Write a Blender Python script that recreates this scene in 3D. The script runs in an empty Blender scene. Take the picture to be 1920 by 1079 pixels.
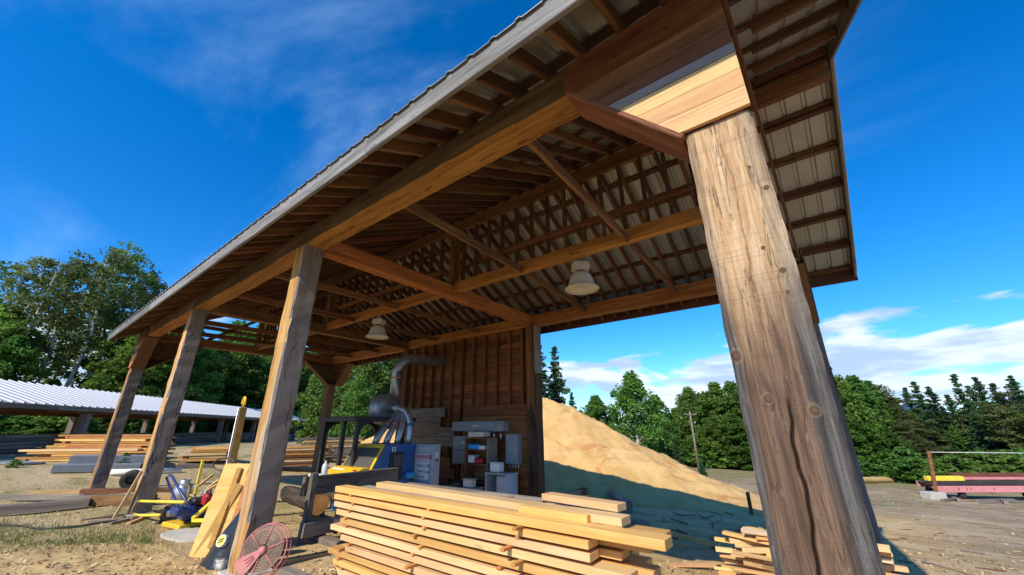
import bpy, math, random
import numpy as np
from mathutils import Matrix, Vector
R = math.radians
random.seed(7)
rng = np.random.default_rng(11)
sc = bpy.context.scene
col = sc.collection

# ------------------------------------------------------------------ camera
F_PX, PITCH, YAW, ROLL = 705.36, 0.355, 0.6505, -0.0036
CAM = Vector((-0.0417, -2.0452, 1.5))
fw = Vector((-math.sin(YAW)*math.cos(PITCH), math.cos(YAW)*math.cos(PITCH), math.sin(PITCH)))
rt0 = Vector((math.cos(YAW), math.sin(YAW), 0)); up0 = rt0.cross(fw)
rt = rt0*math.cos(ROLL) + up0*math.sin(ROLL); up = up0*math.cos(ROLL) - rt0*math.sin(ROLL)
cd = bpy.data.cameras.new('camera'); cam = bpy.data.objects.new('camera', cd); col.objects.link(cam)
cd.sensor_fit = 'HORIZONTAL'; cd.sensor_width = 36.0; cd.lens = F_PX/1920*36.0
cd.clip_start = 0.05; cd.clip_end = 30000
cam.matrix_world = Matrix(((rt.x, up.x, -fw.x, CAM.x), (rt.y, up.y, -fw.y, CAM.y), (rt.z, up.z, -fw.z, CAM.z), (0, 0, 0, 1)))
sc.camera = cam

# ------------------------------------------------------------------ light, sky, exposure
SUN = Vector((0.07, -1.25, 1.0)).normalized()
SUN_EL = math.asin(SUN.z); SUN_AZ = math.atan2(SUN.x, SUN.y)
sl = bpy.data.lights.new('sun', 'SUN'); sl.energy = 4.5; sl.angle = R(0.53); sl.color = (1.0, 0.92, 0.79)
so = bpy.data.objects.new('sun', sl); col.objects.link(so)
so.rotation_euler = SUN.to_track_quat('Z', 'Y').to_euler(); so.location = (5, -30, 40)
w = bpy.data.worlds.new('World'); sc.world = w; w.use_nodes = True
sc.view_settings.view_transform = 'Standard'; sc.view_settings.look = 'None'
sc.view_settings.gamma = 1.0; sc.view_settings.exposure = 0.35; sc.view_settings.use_curve_mapping = False
sc.cycles.use_denoising = True
sc.cycles.max_bounces = 8; sc.cycles.diffuse_bounces = 5; sc.cycles.transparent_max_bounces = 8


class NT:
    """small helper to write node trees"""
    def __init__(s, tree): s.t = tree; s.t.nodes.clear()
    def n(s, typ, ins=None, **kw):
        nd = s.t.nodes.new(typ)
        for k, v in kw.items(): setattr(nd, k, v)
        for k, v in (ins or {}).items():
            sk = nd.inputs[k]
            if isinstance(v, bpy.types.NodeSocket): s.t.links.new(v, sk)
            else: sk.default_value = v
        return nd
    def math(s, op, a, b=None, c=None, clamp=False):
        nd = s.t.nodes.new('ShaderNodeMath'); nd.operation = op; nd.use_clamp = clamp
        for i, v in enumerate((a, b, c)):
            if v is None: continue
            if isinstance(v, bpy.types.NodeSocket): s.t.links.new(v, nd.inputs[i])
            else: nd.inputs[i].default_value = v
        return nd.outputs[0]
    def mix(s, f, a, b, bt='MIX'):
        nd = s.t.nodes.new('ShaderNodeMix'); nd.data_type = 'RGBA'; nd.blend_type = bt
        for sk, v in ((nd.inputs[0], f), (nd.inputs[6], a), (nd.inputs[7], b)):
            if isinstance(v, bpy.types.NodeSocket): s.t.links.new(v, sk)
            elif isinstance(v, (int, float)): sk.default_value = v
            else: sk.default_value = (*v, 1) if len(v) == 3 else v
        return nd.outputs[2]
    def ramp(s, fac, stops, interp='LINEAR'):
        nd = s.t.nodes.new('ShaderNodeValToRGB'); cr = nd.color_ramp; cr.interpolation = interp
        while len(cr.elements) > 1: cr.elements.remove(cr.elements[-1])
        for i, (p, c) in enumerate(stops):
            e = cr.elements[0] if i == 0 else cr.elements.new(p)
            e.position = p; e.color = (c, c, c, 1) if isinstance(c, (int, float)) else (*c, 1)
        s.t.links.new(fac, nd.inputs[0]); return nd.outputs[0]
    def sstep(s, v, a, b):
        nd = s.n('ShaderNodeMapRange', {0: v, 1: a, 2: b, 3: 0.0, 4: 1.0}, interpolation_type='SMOOTHSTEP'); return nd.outputs[0]
    def noise(s, vec, scale=1.0, detail=4.0, rough=0.55, dist=0.0):
        return s.n('ShaderNodeTexNoise', {'Vector': vec, 'Scale': scale, 'Detail': detail, 'Roughness': rough, 'Distortion': dist}).outputs[0]
    def mapping(s, vec, scale=(1, 1, 1), loc=(0, 0, 0)):
        return s.n('ShaderNodeMapping', {'Vector': vec, 'Scale': scale, 'Location': loc}).outputs[0]


def build_world():
    t = NT(w.node_tree)
    sky = t.n('ShaderNodeTexSky', sky_type='NISHITA', sun_disc=False, sun_elevation=SUN_EL, sun_rotation=SUN_AZ,
              altitude=600.0, air_density=1.0, dust_density=0.2, ozone_density=2.0)
    hs = t.n('ShaderNodeHueSaturation', {'Saturation': 1.2, 'Value': 1.0, 'Color': t.mix(1.0, sky.outputs[0], (0.70, 0.97, 1.30), 'MULTIPLY')})
    g = t.n('ShaderNodeTexCoord').outputs['Generated']
    sep = t.n('ShaderNodeSeparateXYZ', {0: g}); x, y, z = sep.outputs
    # high thin cirrus on a flat layer overhead
    zz = t.math('MAXIMUM', t.math('ADD', z, 0.12), 0.05)
    pl = t.n('ShaderNodeCombineXYZ', {0: t.math('DIVIDE', x, zz), 1: t.math('DIVIDE', y, zz), 2: 0.0}).outputs[0]
    rot = t.n('ShaderNodeMapping', {'Vector': pl, 'Rotation': (0, 0, R(-25)), 'Scale': (0.5, 1.25, 1.0), 'Location': (3.1, 0.75, 0)}).outputs[0]
    c1 = t.noise(rot, 1.25, 7.0, 0.58, 0.7)
    c2 = t.noise(t.mapping(pl, (0.45, 0.45, 1), (7.3, 2.2, 0)), 1.0, 2.0, 0.5)
    cir = t.math('MULTIPLY', t.sstep(c1, 0.46, 0.84), t.sstep(c2, 0.4, 0.62))
    cir = t.math('MULTIPLY', cir, t.sstep(z, 0.04, 0.3))
    # low banks of cumulus above the horizon
    cv = t.n('ShaderNodeCombineXYZ', {0: t.math('MULTIPLY', x, 5.0), 1: t.math('MULTIPLY', y, 5.0), 2: t.math('MULTIPLY', z, 17.0)}).outputs[0]
    n1 = t.noise(cv, 1.0, 7.0, 0.52, 0.25)
    env = t.math('MULTIPLY', t.sstep(z, 0.0, 0.05), t.math('SUBTRACT', 1.0, t.sstep(z, 0.1, 0.27)))
    cum = t.sstep(t.math('ADD', n1, t.math('MULTIPLY', t.math('SUBTRACT', env, 0.5), 0.34)), 0.53, 0.62)
    cum = t.math('MULTIPLY', cum, t.sstep(env, 0.0, 0.2))
    shade = t.noise(t.mapping(cv, (1, 1, 1.3), (0, 0, 0.35)), 1.5, 5.0, 0.5)
    ccol = t.mix(t.sstep(shade, 0.38, 0.62), (3.1, 4.0, 5.5), (5.6, 6.2, 6.9))
    c = t.mix(t.math('MULTIPLY', cir, 0.5), hs.outputs[0], (4.4, 6.4, 8.6))
    c = t.mix(t.math('MULTIPLY', cum, 0.93), c, ccol)
    bg = t.n('ShaderNodeBackground', {'Color': c, 'Strength': 0.138})
    t.n('ShaderNodeOutputWorld', {'Surface': bg.outputs[0]})
build_world()

# ------------------------------------------------------------------ pixels to points
def ray(px, py): return fw + rt*((px-960)/F_PX) + up*((539.5-py)/F_PX)
def atY(px, py, Y): d = ray(px, py); return CAM + d*((Y-CAM.y)/d.y)
def atX(px, py, X): d = ray(px, py); return CAM + d*((X-CAM.x)/d.x)
def atZ(px, py, Z): d = ray(px, py); return CAM + d*((Z-CAM.z)/d.z)
def ss(a, b, v):
    t = np.clip((np.asarray(v, float)-a)/(b-a), 0, 1); return t*t*(3-2*t)
def gz(x, y):
    """height of the ground"""
    x = np.asarray(x, float); y = np.asarray(y, float)
    d = np.maximum(y-0.6, 0)
    drop = -0.083*np.minimum(d, 12.2) - 0.052*np.clip(d-12.2, 0, 48) - 0.02*np.clip(d-60.2, 0, 150)
    m = 0.12 + 0.88*ss(-24, -9, x + 0.1*d)
    z = drop*m
    z = z + 0.42*ss(-15.8, -21, x)*ss(26, 8, y)
    z = z + 0.05*np.sin(x*0.55+0.8)*np.sin(y*0.47)*ss(6, 16, np.hypot(x, y)) 
    return z
def G(x, y): return float(gz(x, y))
def gnd(px, py):
    d = ray(px, py); t = 0.5
    for i in range(4000):
        p = CAM + d*t
        if p.z < G(p.x, p.y): break
        t += 0.02 + t*0.004
    return Vector((p.x, p.y, G(p.x, p.y)))
def dir_at(px, dist):
    """ground point at a horizontal distance along the picture column px (read on the horizon)"""
    d = ray(px, 801); h = Vector((d.x, d.y, 0)).normalized(); q = CAM + h*dist
    return q.x, q.y
def z_at(px, py, dist):
    d = ray(px, py); return CAM.z + d.z*dist/math.hypot(d.x, d.y)

# ------------------------------------------------------------------ object helpers
WM = {}
def add(name, me, parent=None, M=None):
    o = bpy.data.objects.new(name, me); col.objects.link(o)
    M = M if M is not None else Matrix.Identity(4)
    WM[o.name] = M.copy()
    if parent is not None:
        o.parent = parent; o.matrix_basis = WM[parent.name].inverted() @ M
    else: o.matrix_basis = M
    return o
def tag(o, label, cat, group=None):
    o['label'] = label; o['category'] = cat
    if group: o['group'] = group
    return o
def thing(name, loc, label, cat, group=None, rz=0.0):
    o = add(name, None, None, Matrix.Translation(loc) @ Matrix.Rotation(rz, 4, 'Z'))
    o.empty_display_size = 0.2
    return tag(o, label, cat, group)
class MB:
    def __init__(s): s.v = []; s.f = []; s.m = []; s.sm = []
    def add(s, vs, fs, mi=0, smooth=False):
        b = len(s.v); s.v += [tuple(v) for v in vs]; s.f += [tuple(i+b for i in f) for f in fs]
        s.m += [mi]*len(fs); s.sm += [smooth]*len(fs)
    def box(s, c, d, M=None, mi=0, bev=0.0):
        x, y, z = [k/2 for k in d]; c = Vector(c)
        if bev:
            b = bev; vs = []
            for X, a in ((-x, b), (-x+b, 0), (x-b, 0), (x, b)):
                for Y, Z in ((-y+b, -z), (y-b, -z), (y, -z+b), (y, z-b), (y-b, z), (-y+b, z), (-y, z-b), (-y, -z+b)):
                    vs.append(Vector((X, Y*(1-a/y), Z*(1-a/z))))
            fs = [tuple(range(7, -1, -1)), tuple(range(24, 32))]
            for r in range(3):
                for k in range(8): fs.append((r*8+k, r*8+(k+1) % 8, r*8+8+(k+1) % 8, r*8+8+k))
        else:
            vs = [Vector((i, j, k)) for i in (-x, x) for j in (-y, y) for k in (-z, z)]
            fs = [(0, 1, 3, 2), (4, 6, 7, 5), (0, 4, 5, 1), (2, 3, 7, 6), (0, 2, 6, 4), (1, 5, 7, 3)]
        vs = [(M @ (v) if M is not None else v) + c for v in vs]
        s.add(vs, fs, mi); return s
    def bar(s, p0, p1, wd, h, upv=(0, 0, 1), mi=0, bev=0.0):
        p0, p1 = Vector(p0), Vector(p1); M = frame(p0, p1, upv).to_3x3()
        return s.box((p0+p1)/2, ((p1-p0).length, wd, h), M, mi, bev)
    def tube(s, pts, r, n=8, mi=0, caps=True, close=False):
        pts = [Vector(p) for p in pts]; N = len(pts); rs = r if isinstance(r, (list, tuple)) else [r]*N
        vs = []; prev = None
        for i, p in enumerate(pts):
            if close: t = pts[(i+1) % N]-pts[i-1]
            else: t = pts[min(i+1, N-1)]-pts[max(i-1, 0)]
            t.normalize()
            a = prev if prev is not None else (Vector((0, 0, 1)) if abs(t.z) < 0.9 else Vector((1, 0, 0)))
            u = (a - t*a.dot(t)); u = u.normalized() if u.length > 1e-6 else t.orthogonal().normalized()
            prev = u; q = t.cross(u)
            for k in range(n):
                an = 2*math.pi*k/n; vs.append(p + (u*math.cos(an)+q*math.sin(an))*rs[i])
        fs = []
        for i in range(N if close else N-1):
            j = (i+1) % N
            for k in range(n): fs.append((i*n+k, i*n+(k+1) % n, j*n+(k+1) % n, j*n+k))
        if caps and not close: fs += [tuple(range(n-1, -1, -1)), tuple((N-1)*n+k for k in range(n))]
        s.add(vs, fs, mi, True); return s
    def lathe(s, prof, c=(0, 0, 0), n=24, M=None, mi=0):
        vs = []; c = Vector(c)
        for r, z in prof:
            for k in range(n):
                a = 2*math.pi*k/n; v = Vector((r*math.cos(a), r*math.sin(a), z)); vs.append((M @ v if M is not None else v)+c)
        fs = []
        for i in range(len(prof)-1):
            for k in range(n): fs.append((i*n+k, i*n+(k+1) % n, (i+1)*n+(k+1) % n, (i+1)*n+k))
        s.add(vs, fs, mi, True); return s
    def prism(s, poly, y0, y1, M=None, mi=0):
        """poly in xz, pushed along y"""
        n = len(poly); vs = [Vector((a, y0, b)) for a, b in poly]+[Vector((a, y1, b)) for a, b in poly]
        if M is not None: vs = [M @ v for v in vs]
        fs = [tuple(range(n)), tuple(range(2*n-1, n-1, -1))]+[(k, n+k, n+(k+1) % n, (k+1) % n) for k in range(n)]
        s.add(vs, fs, mi); return s
    def mesh(s, name, *mats):
        me = bpy.data.meshes.new(name); me.from_pydata(s.v, [], s.f)
        for m in mats: me.materials.append(m)
        if any(s.m): me.polygons.foreach_set('material_index', s.m)
        me.polygons.foreach_set('use_smooth', s.sm)
        me.update(); return me
    def build(s, name, mats, parent=None, M=None):
        """vertices are given in world space; the origin goes to their middle"""
        c = Vector(np.mean(np.array(s.v), axis=0)) if M is None else Vector((0, 0, 0))
        if M is None:
            s.v = [(v[0]-c.x, v[1]-c.y, v[2]-c.z) for v in s.v]; M = Matrix.Translation(c)
        mats = mats if isinstance(mats, (list, tuple)) else [mats]
        return add(name, s.mesh(name, *mats), parent, M)
def frame(p0, p1, upv=(0, 0, 1)):
    x = (Vector(p1)-Vector(p0)).normalized(); u = Vector(upv)
    if abs(x.dot(u.normalized())) > 0.98: u = Vector((0, 1, 0)) if abs(x.y) < 0.9 else Vector((1, 0, 0))
    y = u.cross(x).normalized(); z = x.cross(y)
    M = Matrix.Identity(4)
    for i in range(3): M[i][0] = x[i]; M[i][1] = y[i]; M[i][2] = z[i]
    return M
CACHE = {}
def beam(name, p0, p1, wd, h, mat, parent=None, upv=(0, 0, 1), bev=0.006, roll=0.0):
    """a straight timber between two points, grain along its own x"""
    p0, p1 = Vector(p0), Vector(p1); L = (p1-p0).length
    key = (round(L, 3), wd, h, mat.name, bev)
    if key not in CACHE:
        m = MB(); m.box((0, 0, 0), (L, wd, h), None, 0, bev); CACHE[key] = m.mesh(name, mat)
    M = Matrix.Translation((p0+p1)/2) @ frame(p0, p1, upv) @ Matrix.Rotation(roll, 4, 'X')
    return add(name, CACHE[key], parent, M)
def rough_timber(name, p0, p1, wd, h, mats, parent=None, upv=(0, 0, 1), seg=14, amp=0.006, bev=0.015, face=None, seed=0):
    """hewn timber with wavering arrises; face(normal) picks the material of a side"""
    p0, p1 = Vector(p0), Vector(p1); L = (p1-p0).length; M = frame(p0, p1, upv)
    rr = random.Random(seed); y, z = wd/2, h/2
    vs = []
    sec = [(-y, -z, 1, 0), (y, -z, 0, 1), (y, z, 1, 0), (-y, z, 0, 1)]
    for i in range(seg+1):
        X = -L/2 + L*i/seg
        for (a, b, _, _) in sec:
            e = bev*(0.5+1.3*rr.random()); j = lambda: rr.uniform(-amp, amp)
            sa, sb = (1 if a > 0 else -1), (1 if b > 0 else -1)
            q = [Vector((X, a-sa*e+j(), b+j())), Vector((X, a+j(), b-sb*e+j()))]
            if (sa, sb) in ((1, -1), (-1, 1)): pass
            else: q.reverse()
            vs += q
    fs = [tuple(range(7, -1, -1)), tuple(seg*8+k for k in range(8))]
    for r in range(seg):
        for k in range(8): fs.append((r*8+k, r*8+(k+1) % 8, r*8+8+(k+1) % 8, r*8+8+k))
    mb = MB(); mb.add(vs, fs)
    mats = mats if isinstance(mats, (list, tuple)) else [mats]
    me = mb.mesh(name, *mats)
    if face:
        R3 = M.to_3x3()
        for p in me.polygons: p.material_index = face(R3 @ p.normal)
    return add(name, me, parent, Matrix.Translation((p0+p1)/2) @ M)
def copy_tree(o, M, label=None, group=None):
    """copy a thing, its parts and their sub-parts to a new place"""
    c = o.copy(); col.objects.link(c); c.matrix_basis = M; WM[c.name] = M.copy()
    if label: c['label'] = label
    if group: c['group'] = group
    for ch in list(o.children):
        d = ch.copy(); col.objects.link(d); d.parent = c
        for g in list(ch.children):
            e = g.copy(); col.objects.link(e); e.parent = d
    return c
def text_mesh(txt, size, mat, bold=0.0):
    cu = bpy.data.curves.new('lettering', 'FONT'); cu.body = txt; cu.size = size; cu.align_x = 'LEFT'
    cu.offset = bold; cu.resolution_u = 2
    ob = bpy.data.objects.new('lettering', cu); col.objects.link(ob)
    dg = bpy.context.evaluated_depsgraph_get(); me = bpy.data.meshes.new_from_object(ob.evaluated_get(dg))
    bpy.data.objects.remove(ob); bpy.data.curves.remove(cu)
    me.materials.clear(); me.materials.append(mat); return me

# ------------------------------------------------------------------ materials
def new_mat(name):
    m = bpy.data.materials.new(name); m.use_nodes = True; return m, NT(m.node_tree)
def wood(name, light, dark, grey=None, grey_amt=0.0, fine=0.22, knots=0.8, cracks=0.5, rough=0.78, vary=0.25, scale=1.0, bump=0.35, streak=0.55):
    m, t = new_mat(name)
    tc = t.n('ShaderNodeTexCoord').outputs['Object']; rnd = t.n('ShaderNodeObjectInfo').outputs['Random']
    off = t.n('ShaderNodeCombineXYZ', {0: t.math('MULTIPLY', rnd, 37.0), 1: t.math('MULTIPLY', rnd, 53.0), 2: t.math('MULTIPLY', rnd, 71.0)}).outputs[0]
    v = t.n('ShaderNodeVectorMath', {0: tc, 1: off}, operation='ADD').outputs[0]
    s = scale
    n1 = t.noise(t.mapping(v, (0.7*s, 9*s, 9*s)), 1.0, 5.0, 0.6, 0.8)
    n2 = t.noise(t.mapping(v, (5*s, 110*s, 110*s)), 1.0, 3.0, 0.6)
    n3 = t.noise(t.mapping(v, (1.1*s, 2.2*s, 2.2*s)), 1.0, 3.0, 0.5)
    c = t.mix(t.sstep(n1, 0.5-0.5*streak*0.6, 0.5+0.5*streak*0.6), dark, light)
    c = t.mix(t.math('MULTIPLY', t.sstep(n3, 0.35, 0.75), 0.35), c, tuple(k*0.62 for k in dark))
    hgt = t.math('ADD', t.math('MULTIPLY', n1, 0.5), t.math('MULTIPLY', n2, 0.5))
    if grey is not None:
        n4 = t.noise(t.mapping(v, (0.5*s, 5*s, 5*s), (9, 3, 1)), 1.0, 5.0, 0.6, 0.4)
        k = t.sstep(t.math('ADD', n4, grey_amt-0.5), 0.42, 0.6)
        c = t.mix(t.math('MULTIPLY', k, 0.85), c, grey)
    f = t.n('ShaderNodeMapRange', {0: n2, 1: 0.2, 2: 0.8, 3: 1.0-fine, 4: 1.0+fine*0.6}).outputs[0]
    c = t.mix(1.0, c, t.n('ShaderNodeCombineColor', {0: f, 1: f, 2: f}).outputs[0], 'MULTIPLY')
    if knots:
        vo = t.n('ShaderNodeTexVoronoi', {'Vector': t.mapping(v, (1.3*s, 3.4*s, 3.4*s)), 'Scale': 1.0}, feature='F1').outputs['Distance']
        kn = t.math('SUBTRACT', 1.0, t.sstep(vo, 0.05, 0.11))
        ring = t.math('SUBTRACT', 1.0, t.sstep(t.math('ABSOLUTE', t.math('SUBTRACT', vo, 0.15)), 0.0, 0.06))
        c = t.mix(t.math('MULTIPLY', ring, 0.3*knots), c, tuple(k*0.55 for k in dark))
        c = t.mix(t.math('MULTIPLY', kn, 0.85*knots), c, tuple(k*0.4 for k in dark))
    if cracks:
        n5 = t.noise(t.mapping(v, (0.45*s, 8*s, 8*s), (2, 7, 4)), 1.0, 3.0, 0.5, 0.3)
        cr = t.math('SUBTRACT', 1.0, t.sstep(t.math('ABSOLUTE', t.math('SUBTRACT', n5, 0.5)), 0.002, 0.011))
        c = t.mix(t.math('MULTIPLY', cr, cracks), c, tuple(k*0.25 for k in dark))
        hgt = t.math('SUBTRACT', hgt, t.math('MULTIPLY', cr, 0.8*cracks))
    val = t.n('ShaderNodeMapRange', {0: rnd, 1: 0.0, 2: 1.0, 3: 1-vary, 4: 1+vary*0.6}).outputs[0]
    hv = t.n('ShaderNodeHueSaturation', {'Hue': t.math('ADD', 0.5, t.math('MULTIPLY', t.math('SUBTRACT', t.math('FRACT', t.math('MULTIPLY', rnd, 7.77)), 0.5), 0.03*min(1, vary*4))), 'Saturation': 1.0, 'Value': val, 'Color': c})
    bp = t.n('ShaderNodeBump', {'Strength': bump, 'Distance': 0.012, 'Height': hgt})
    b = t.n('ShaderNodeBsdfPrincipled', {'Base Color': hv.outputs[0], 'Roughness': rough, 'Normal': bp.outputs[0], 'Specular IOR Level': 0.25})
    t.n('ShaderNodeOutputMaterial', {'Surface': b.outputs[0]})
    return m
def plain(name, c, rough=0.6, metal=0.0, var=0.12, nscale=6.0, dirt=None, dirt_amt=0.4, bump=0.1, emit=None):
    m, t = new_mat(name)
    tc = t.n('ShaderNodeTexCoord').outputs['Object']
    n = t.noise(tc, nscale, 6.0, 0.6); n2 = t.noise(tc, nscale*0.35, 4.0, 0.6, 0.5)
    cc = t.mix(t.sstep(n, 0.3, 0.7), tuple(k*(1-var) for k in c), tuple(min(1, k*(1+var*0.6)) for k in c))
    if dirt: cc = t.mix(t.math('MULTIPLY', t.sstep(n2, 0.48, 0.7), dirt_amt), cc, dirt)
    rg = t.n('ShaderNodeMapRange', {0: n, 1: 0.2, 2: 0.8, 3: max(0.05, rough-0.1), 4: min(1, rough+0.1)}).outputs[0]
    bp = t.n('ShaderNodeBump', {'Strength': bump, 'Distance': 0.01, 'Height': n})
    b = t.n('ShaderNodeBsdfPrincipled', {'Base Color': cc, 'Roughness': rg, 'Metallic': metal, 'Normal': bp.outputs[0]})
    t.n('ShaderNodeOutputMaterial', {'Surface': b.outputs[0]})
    return m
def leaf(name, a, b, c=None, trans=0.35):
    m, t = new_mat(name)
    tc = t.n('ShaderNodeTexCoord').outputs['Object']; rnd = t.n('ShaderNodeObjectInfo').outputs['Random']
    n = t.noise(tc, 0.9, 3.0, 0.6); n2 = t.noise(tc, 7.0, 1.0, 0.5)
    k = t.mix(t.sstep(n, 0.35, 0.65), a, b)
    k = t.mix(t.math('MULTIPLY', t.sstep(n2, 0.45, 0.7), 0.5), k, c or tuple(x*1.5 for x in b))
    val = t.n('ShaderNodeMapRange', {0: rnd, 1: 0.0, 2: 1.0, 3: 0.62, 4: 1.35}).outputs[0]
    hv = t.n('ShaderNodeHueSaturation', {'Hue': t.math('ADD', 0.475, t.math('MULTIPLY', t.math('FRACT', t.math('MULTIPLY', rnd, 5.3)), 0.045)), 'Saturation': 1.0, 'Value': val, 'Color': k})
    d = t.n('ShaderNodeBsdfPrincipled', {'Base Color': hv.outputs[0], 'Roughness': 0.6, 'Specular IOR Level': 0.2})
    tr = t.n('ShaderNodeBsdfTranslucent', {'Color': hv.outputs[0]})
    mx = t.n('ShaderNodeMixShader', {0: trans, 1: d.outputs[0], 2: tr.outputs[0]})
    t.n('ShaderNodeOutputMaterial', {'Surface': mx.outputs[0]})
    return m

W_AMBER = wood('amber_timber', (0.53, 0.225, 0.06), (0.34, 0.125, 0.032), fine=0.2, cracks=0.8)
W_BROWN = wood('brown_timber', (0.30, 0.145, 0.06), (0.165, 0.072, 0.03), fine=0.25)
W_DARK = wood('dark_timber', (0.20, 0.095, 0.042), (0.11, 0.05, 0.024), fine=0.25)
W_GREY = wood('weathered_timber', (0.27, 0.20, 0.145), (0.165, 0.12, 0.088), grey=(0.215, 0.195, 0.178), grey_amt=0.58, fine=0.3, cracks=0.9, knots=1.0)
W_SILVER = wood('silvered_timber', (0.25, 0.235, 0.215), (0.155, 0.145, 0.13), grey=(0.30, 0.295, 0.285), grey_amt=0.5, fine=0.3, cracks=0.6)
W_DUST_SHADE = wood('dusty_shaded_timber', (0.235, 0.145, 0.08), (0.13, 0.072, 0.038), grey=(0.30, 0.21, 0.125), grey_amt=0.42, fine=0.25, cracks=0.4)  # dust together with the shade under the eave, both put into the colour
W_STRIP = wood('sunlit_wane', (0.62, 0.37, 0.13), (0.46, 0.21, 0.06), grey=(0.55, 0.47, 0.36), grey_amt=0.4, fine=0.25, cracks=0.7)  # orange wane, with the sunlit side's brightness put into the colour
W_PLANK = wood('pale_plank', (0.68, 0.455, 0.21), (0.55, 0.34, 0.14), grey=(0.66, 0.55, 0.39), grey_amt=0.42, fine=0.16, cracks=0.3, knots=1.0, vary=0.3)
W_LUMBER = wood('fresh_lumber', (0.76, 0.47, 0.165), (0.64, 0.355, 0.10), fine=0.1, cracks=0.12, knots=0.55, vary=0.22, rough=0.7, bump=0.15)
W_LUMBER2 = wood('pale_lumber', (0.78, 0.54, 0.27), (0.7, 0.44, 0.19), fine=0.1, cracks=0.12, knots=0.5, vary=0.15, rough=0.7, bump=0.15)
W_LUMGREY = wood('greyed_lumber', (0.46, 0.38, 0.3), (0.34, 0.28, 0.23), fine=0.2, cracks=0.4, knots=0.6, vary=0.15, bump=0.2)
W_RED = wood('orange_lumber', (0.62, 0.31, 0.10), (0.48, 0.21, 0.06), fine=0.15, cracks=0.2, knots=0.5, vary=0.25, bump=0.2)
W_WALL = wood('wall_board', (0.30, 0.125, 0.045), (0.17, 0.066, 0.026), fine=0.25, cracks=0.4, vary=0.4)
W_OLD = wood('old_board', (0.30, 0.25, 0.2), (0.19, 0.155, 0.125), fine=0.3, cracks=0.6, vary=0.3)
BARK = wood('bark', (0.10, 0.07, 0.05), (0.045, 0.032, 0.024), fine=0.4, cracks=0.9, knots=0, bump=0.8)
METAL = plain('roof_metal', (0.5, 0.49, 0.46), 0.42, 0.55, 0.12, 3.0, (0.34, 0.31, 0.27), 0.45)
METAL_W = plain('pale_roof_metal', (0.46, 0.47, 0.49), 0.55, 0.1, 0.08, 2.0, (0.5, 0.48, 0.45), 0.3)
STEEL = plain('galvanised_duct', (0.42, 0.43, 0.44), 0.4, 0.7, 0.15, 8.0, (0.25, 0.22, 0.2), 0.4)
ENAMEL = plain('cream_enamel', (0.62, 0.58, 0.5), 0.45, 0.0, 0.1, 9.0, (0.4, 0.34, 0.26), 0.4)
GREYBOX = plain('grey_enamel', (0.25, 0.29, 0.31), 0.5, 0.0, 0.1, 7.0, (0.18, 0.17, 0.16), 0.4)
LIGHTBOX = plain('light_grey_enamel', (0.36, 0.41, 0.47), 0.45, 0.0, 0.08, 7.0, (0.24, 0.24, 0.24), 0.35)
BLUE = plain('blue_enamel', (0.012, 0.115, 0.36), 0.4, 0.0, 0.12, 5.0, (0.05, 0.08, 0.12), 0.35)
LBLUE = plain('light_blue_enamel', (0.03, 0.32, 0.68), 0.4, 0.0, 0.1, 5.0)
NAVY = plain('navy_enamel', (0.025, 0.04, 0.17), 0.4, 0.0, 0.15, 6.0, (0.1, 0.09, 0.09), 0.4)
YELLOW = plain('yellow_enamel', (0.75, 0.47, 0.02), 0.42, 0.0, 0.1, 6.0, (0.4, 0.28, 0.1), 0.35)
SAFETY = plain('bright_yellow_paint', (0.8, 0.62, 0.04), 0.45, 0.0, 0.1, 8.0, (0.5, 0.4, 0.15), 0.3)
BLACK = plain('black_paint', (0.02, 0.02, 0.022), 0.5, 0.0, 0.2, 8.0)
SCREEN = plain('smoked_panel', (0.075, 0.07, 0.055), 0.5, 0.0, 0.15, 4.0)
RUBBER = plain('rubber', (0.025, 0.025, 0.027), 0.75, 0.0, 0.2, 14.0, (0.12, 0.1, 0.08), 0.3)
PLASTIC = plain('black_plastic_film', (0.014, 0.014, 0.016), 0.36, 0.0, 0.2, 20.0, None, 0, 0.5)
RED = plain('red_paint', (0.42, 0.02, 0.03), 0.4, 0.0, 0.1, 6.0)
PINK = plain('faded_red_paint', (0.50, 0.17, 0.16), 0.6, 0.0, 0.15, 12.0, (0.42, 0.25, 0.2), 0.4)
PINKT = plain('faded_trailer_paint', (0.62, 0.24, 0.24), 0.55, 0.0, 0.1, 3.0, (0.35, 0.2, 0.17), 0.4)
WIRE = plain('rusty_wire', (0.30, 0.21, 0.15), 0.55, 0.4, 0.25, 20.0, (0.36, 0.16, 0.08), 0.5)
DKSTEEL = plain('dark_steel', (0.07, 0.06, 0.055), 0.5, 0.5, 0.2, 6.0, (0.16, 0.09, 0.05), 0.4)
ALU = plain('bare_aluminium', (0.62, 0.63, 0.64), 0.32, 0.85, 0.1, 8.0)
WHITE = plain('white_paint', (0.74, 0.74, 0.72), 0.55, 0.0, 0.06, 9.0, (0.55, 0.5, 0.42), 0.25)
PIPEW = plain('white_plastic', (0.78, 0.78, 0.76), 0.4, 0.0, 0.06, 5.0, (0.5, 0.45, 0.38), 0.3)
CLEAR = plain('milky_plastic', (0.55, 0.57, 0.56), 0.2, 0.0, 0.1, 5.0)
AMBERP = plain('amber_plastic', (0.22, 0.07, 0.015), 0.3, 0.0, 0.1, 9.0)
INKR = plain('red_ink', (0.5, 0.02, 0.025), 0.6, 0, 0.04)
INKK = plain('black_ink', (0.03, 0.03, 0.035), 0.6, 0, 0.04)
INKG = plain('grey_ink', (0.52, 0.5, 0.42), 0.6, 0, 0.04)
CONC = plain('concrete', (0.46, 0.44, 0.40), 0.85, 0.0, 0.12, 9.0, (0.55, 0.42, 0.24), 0.5, 0.3)
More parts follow.
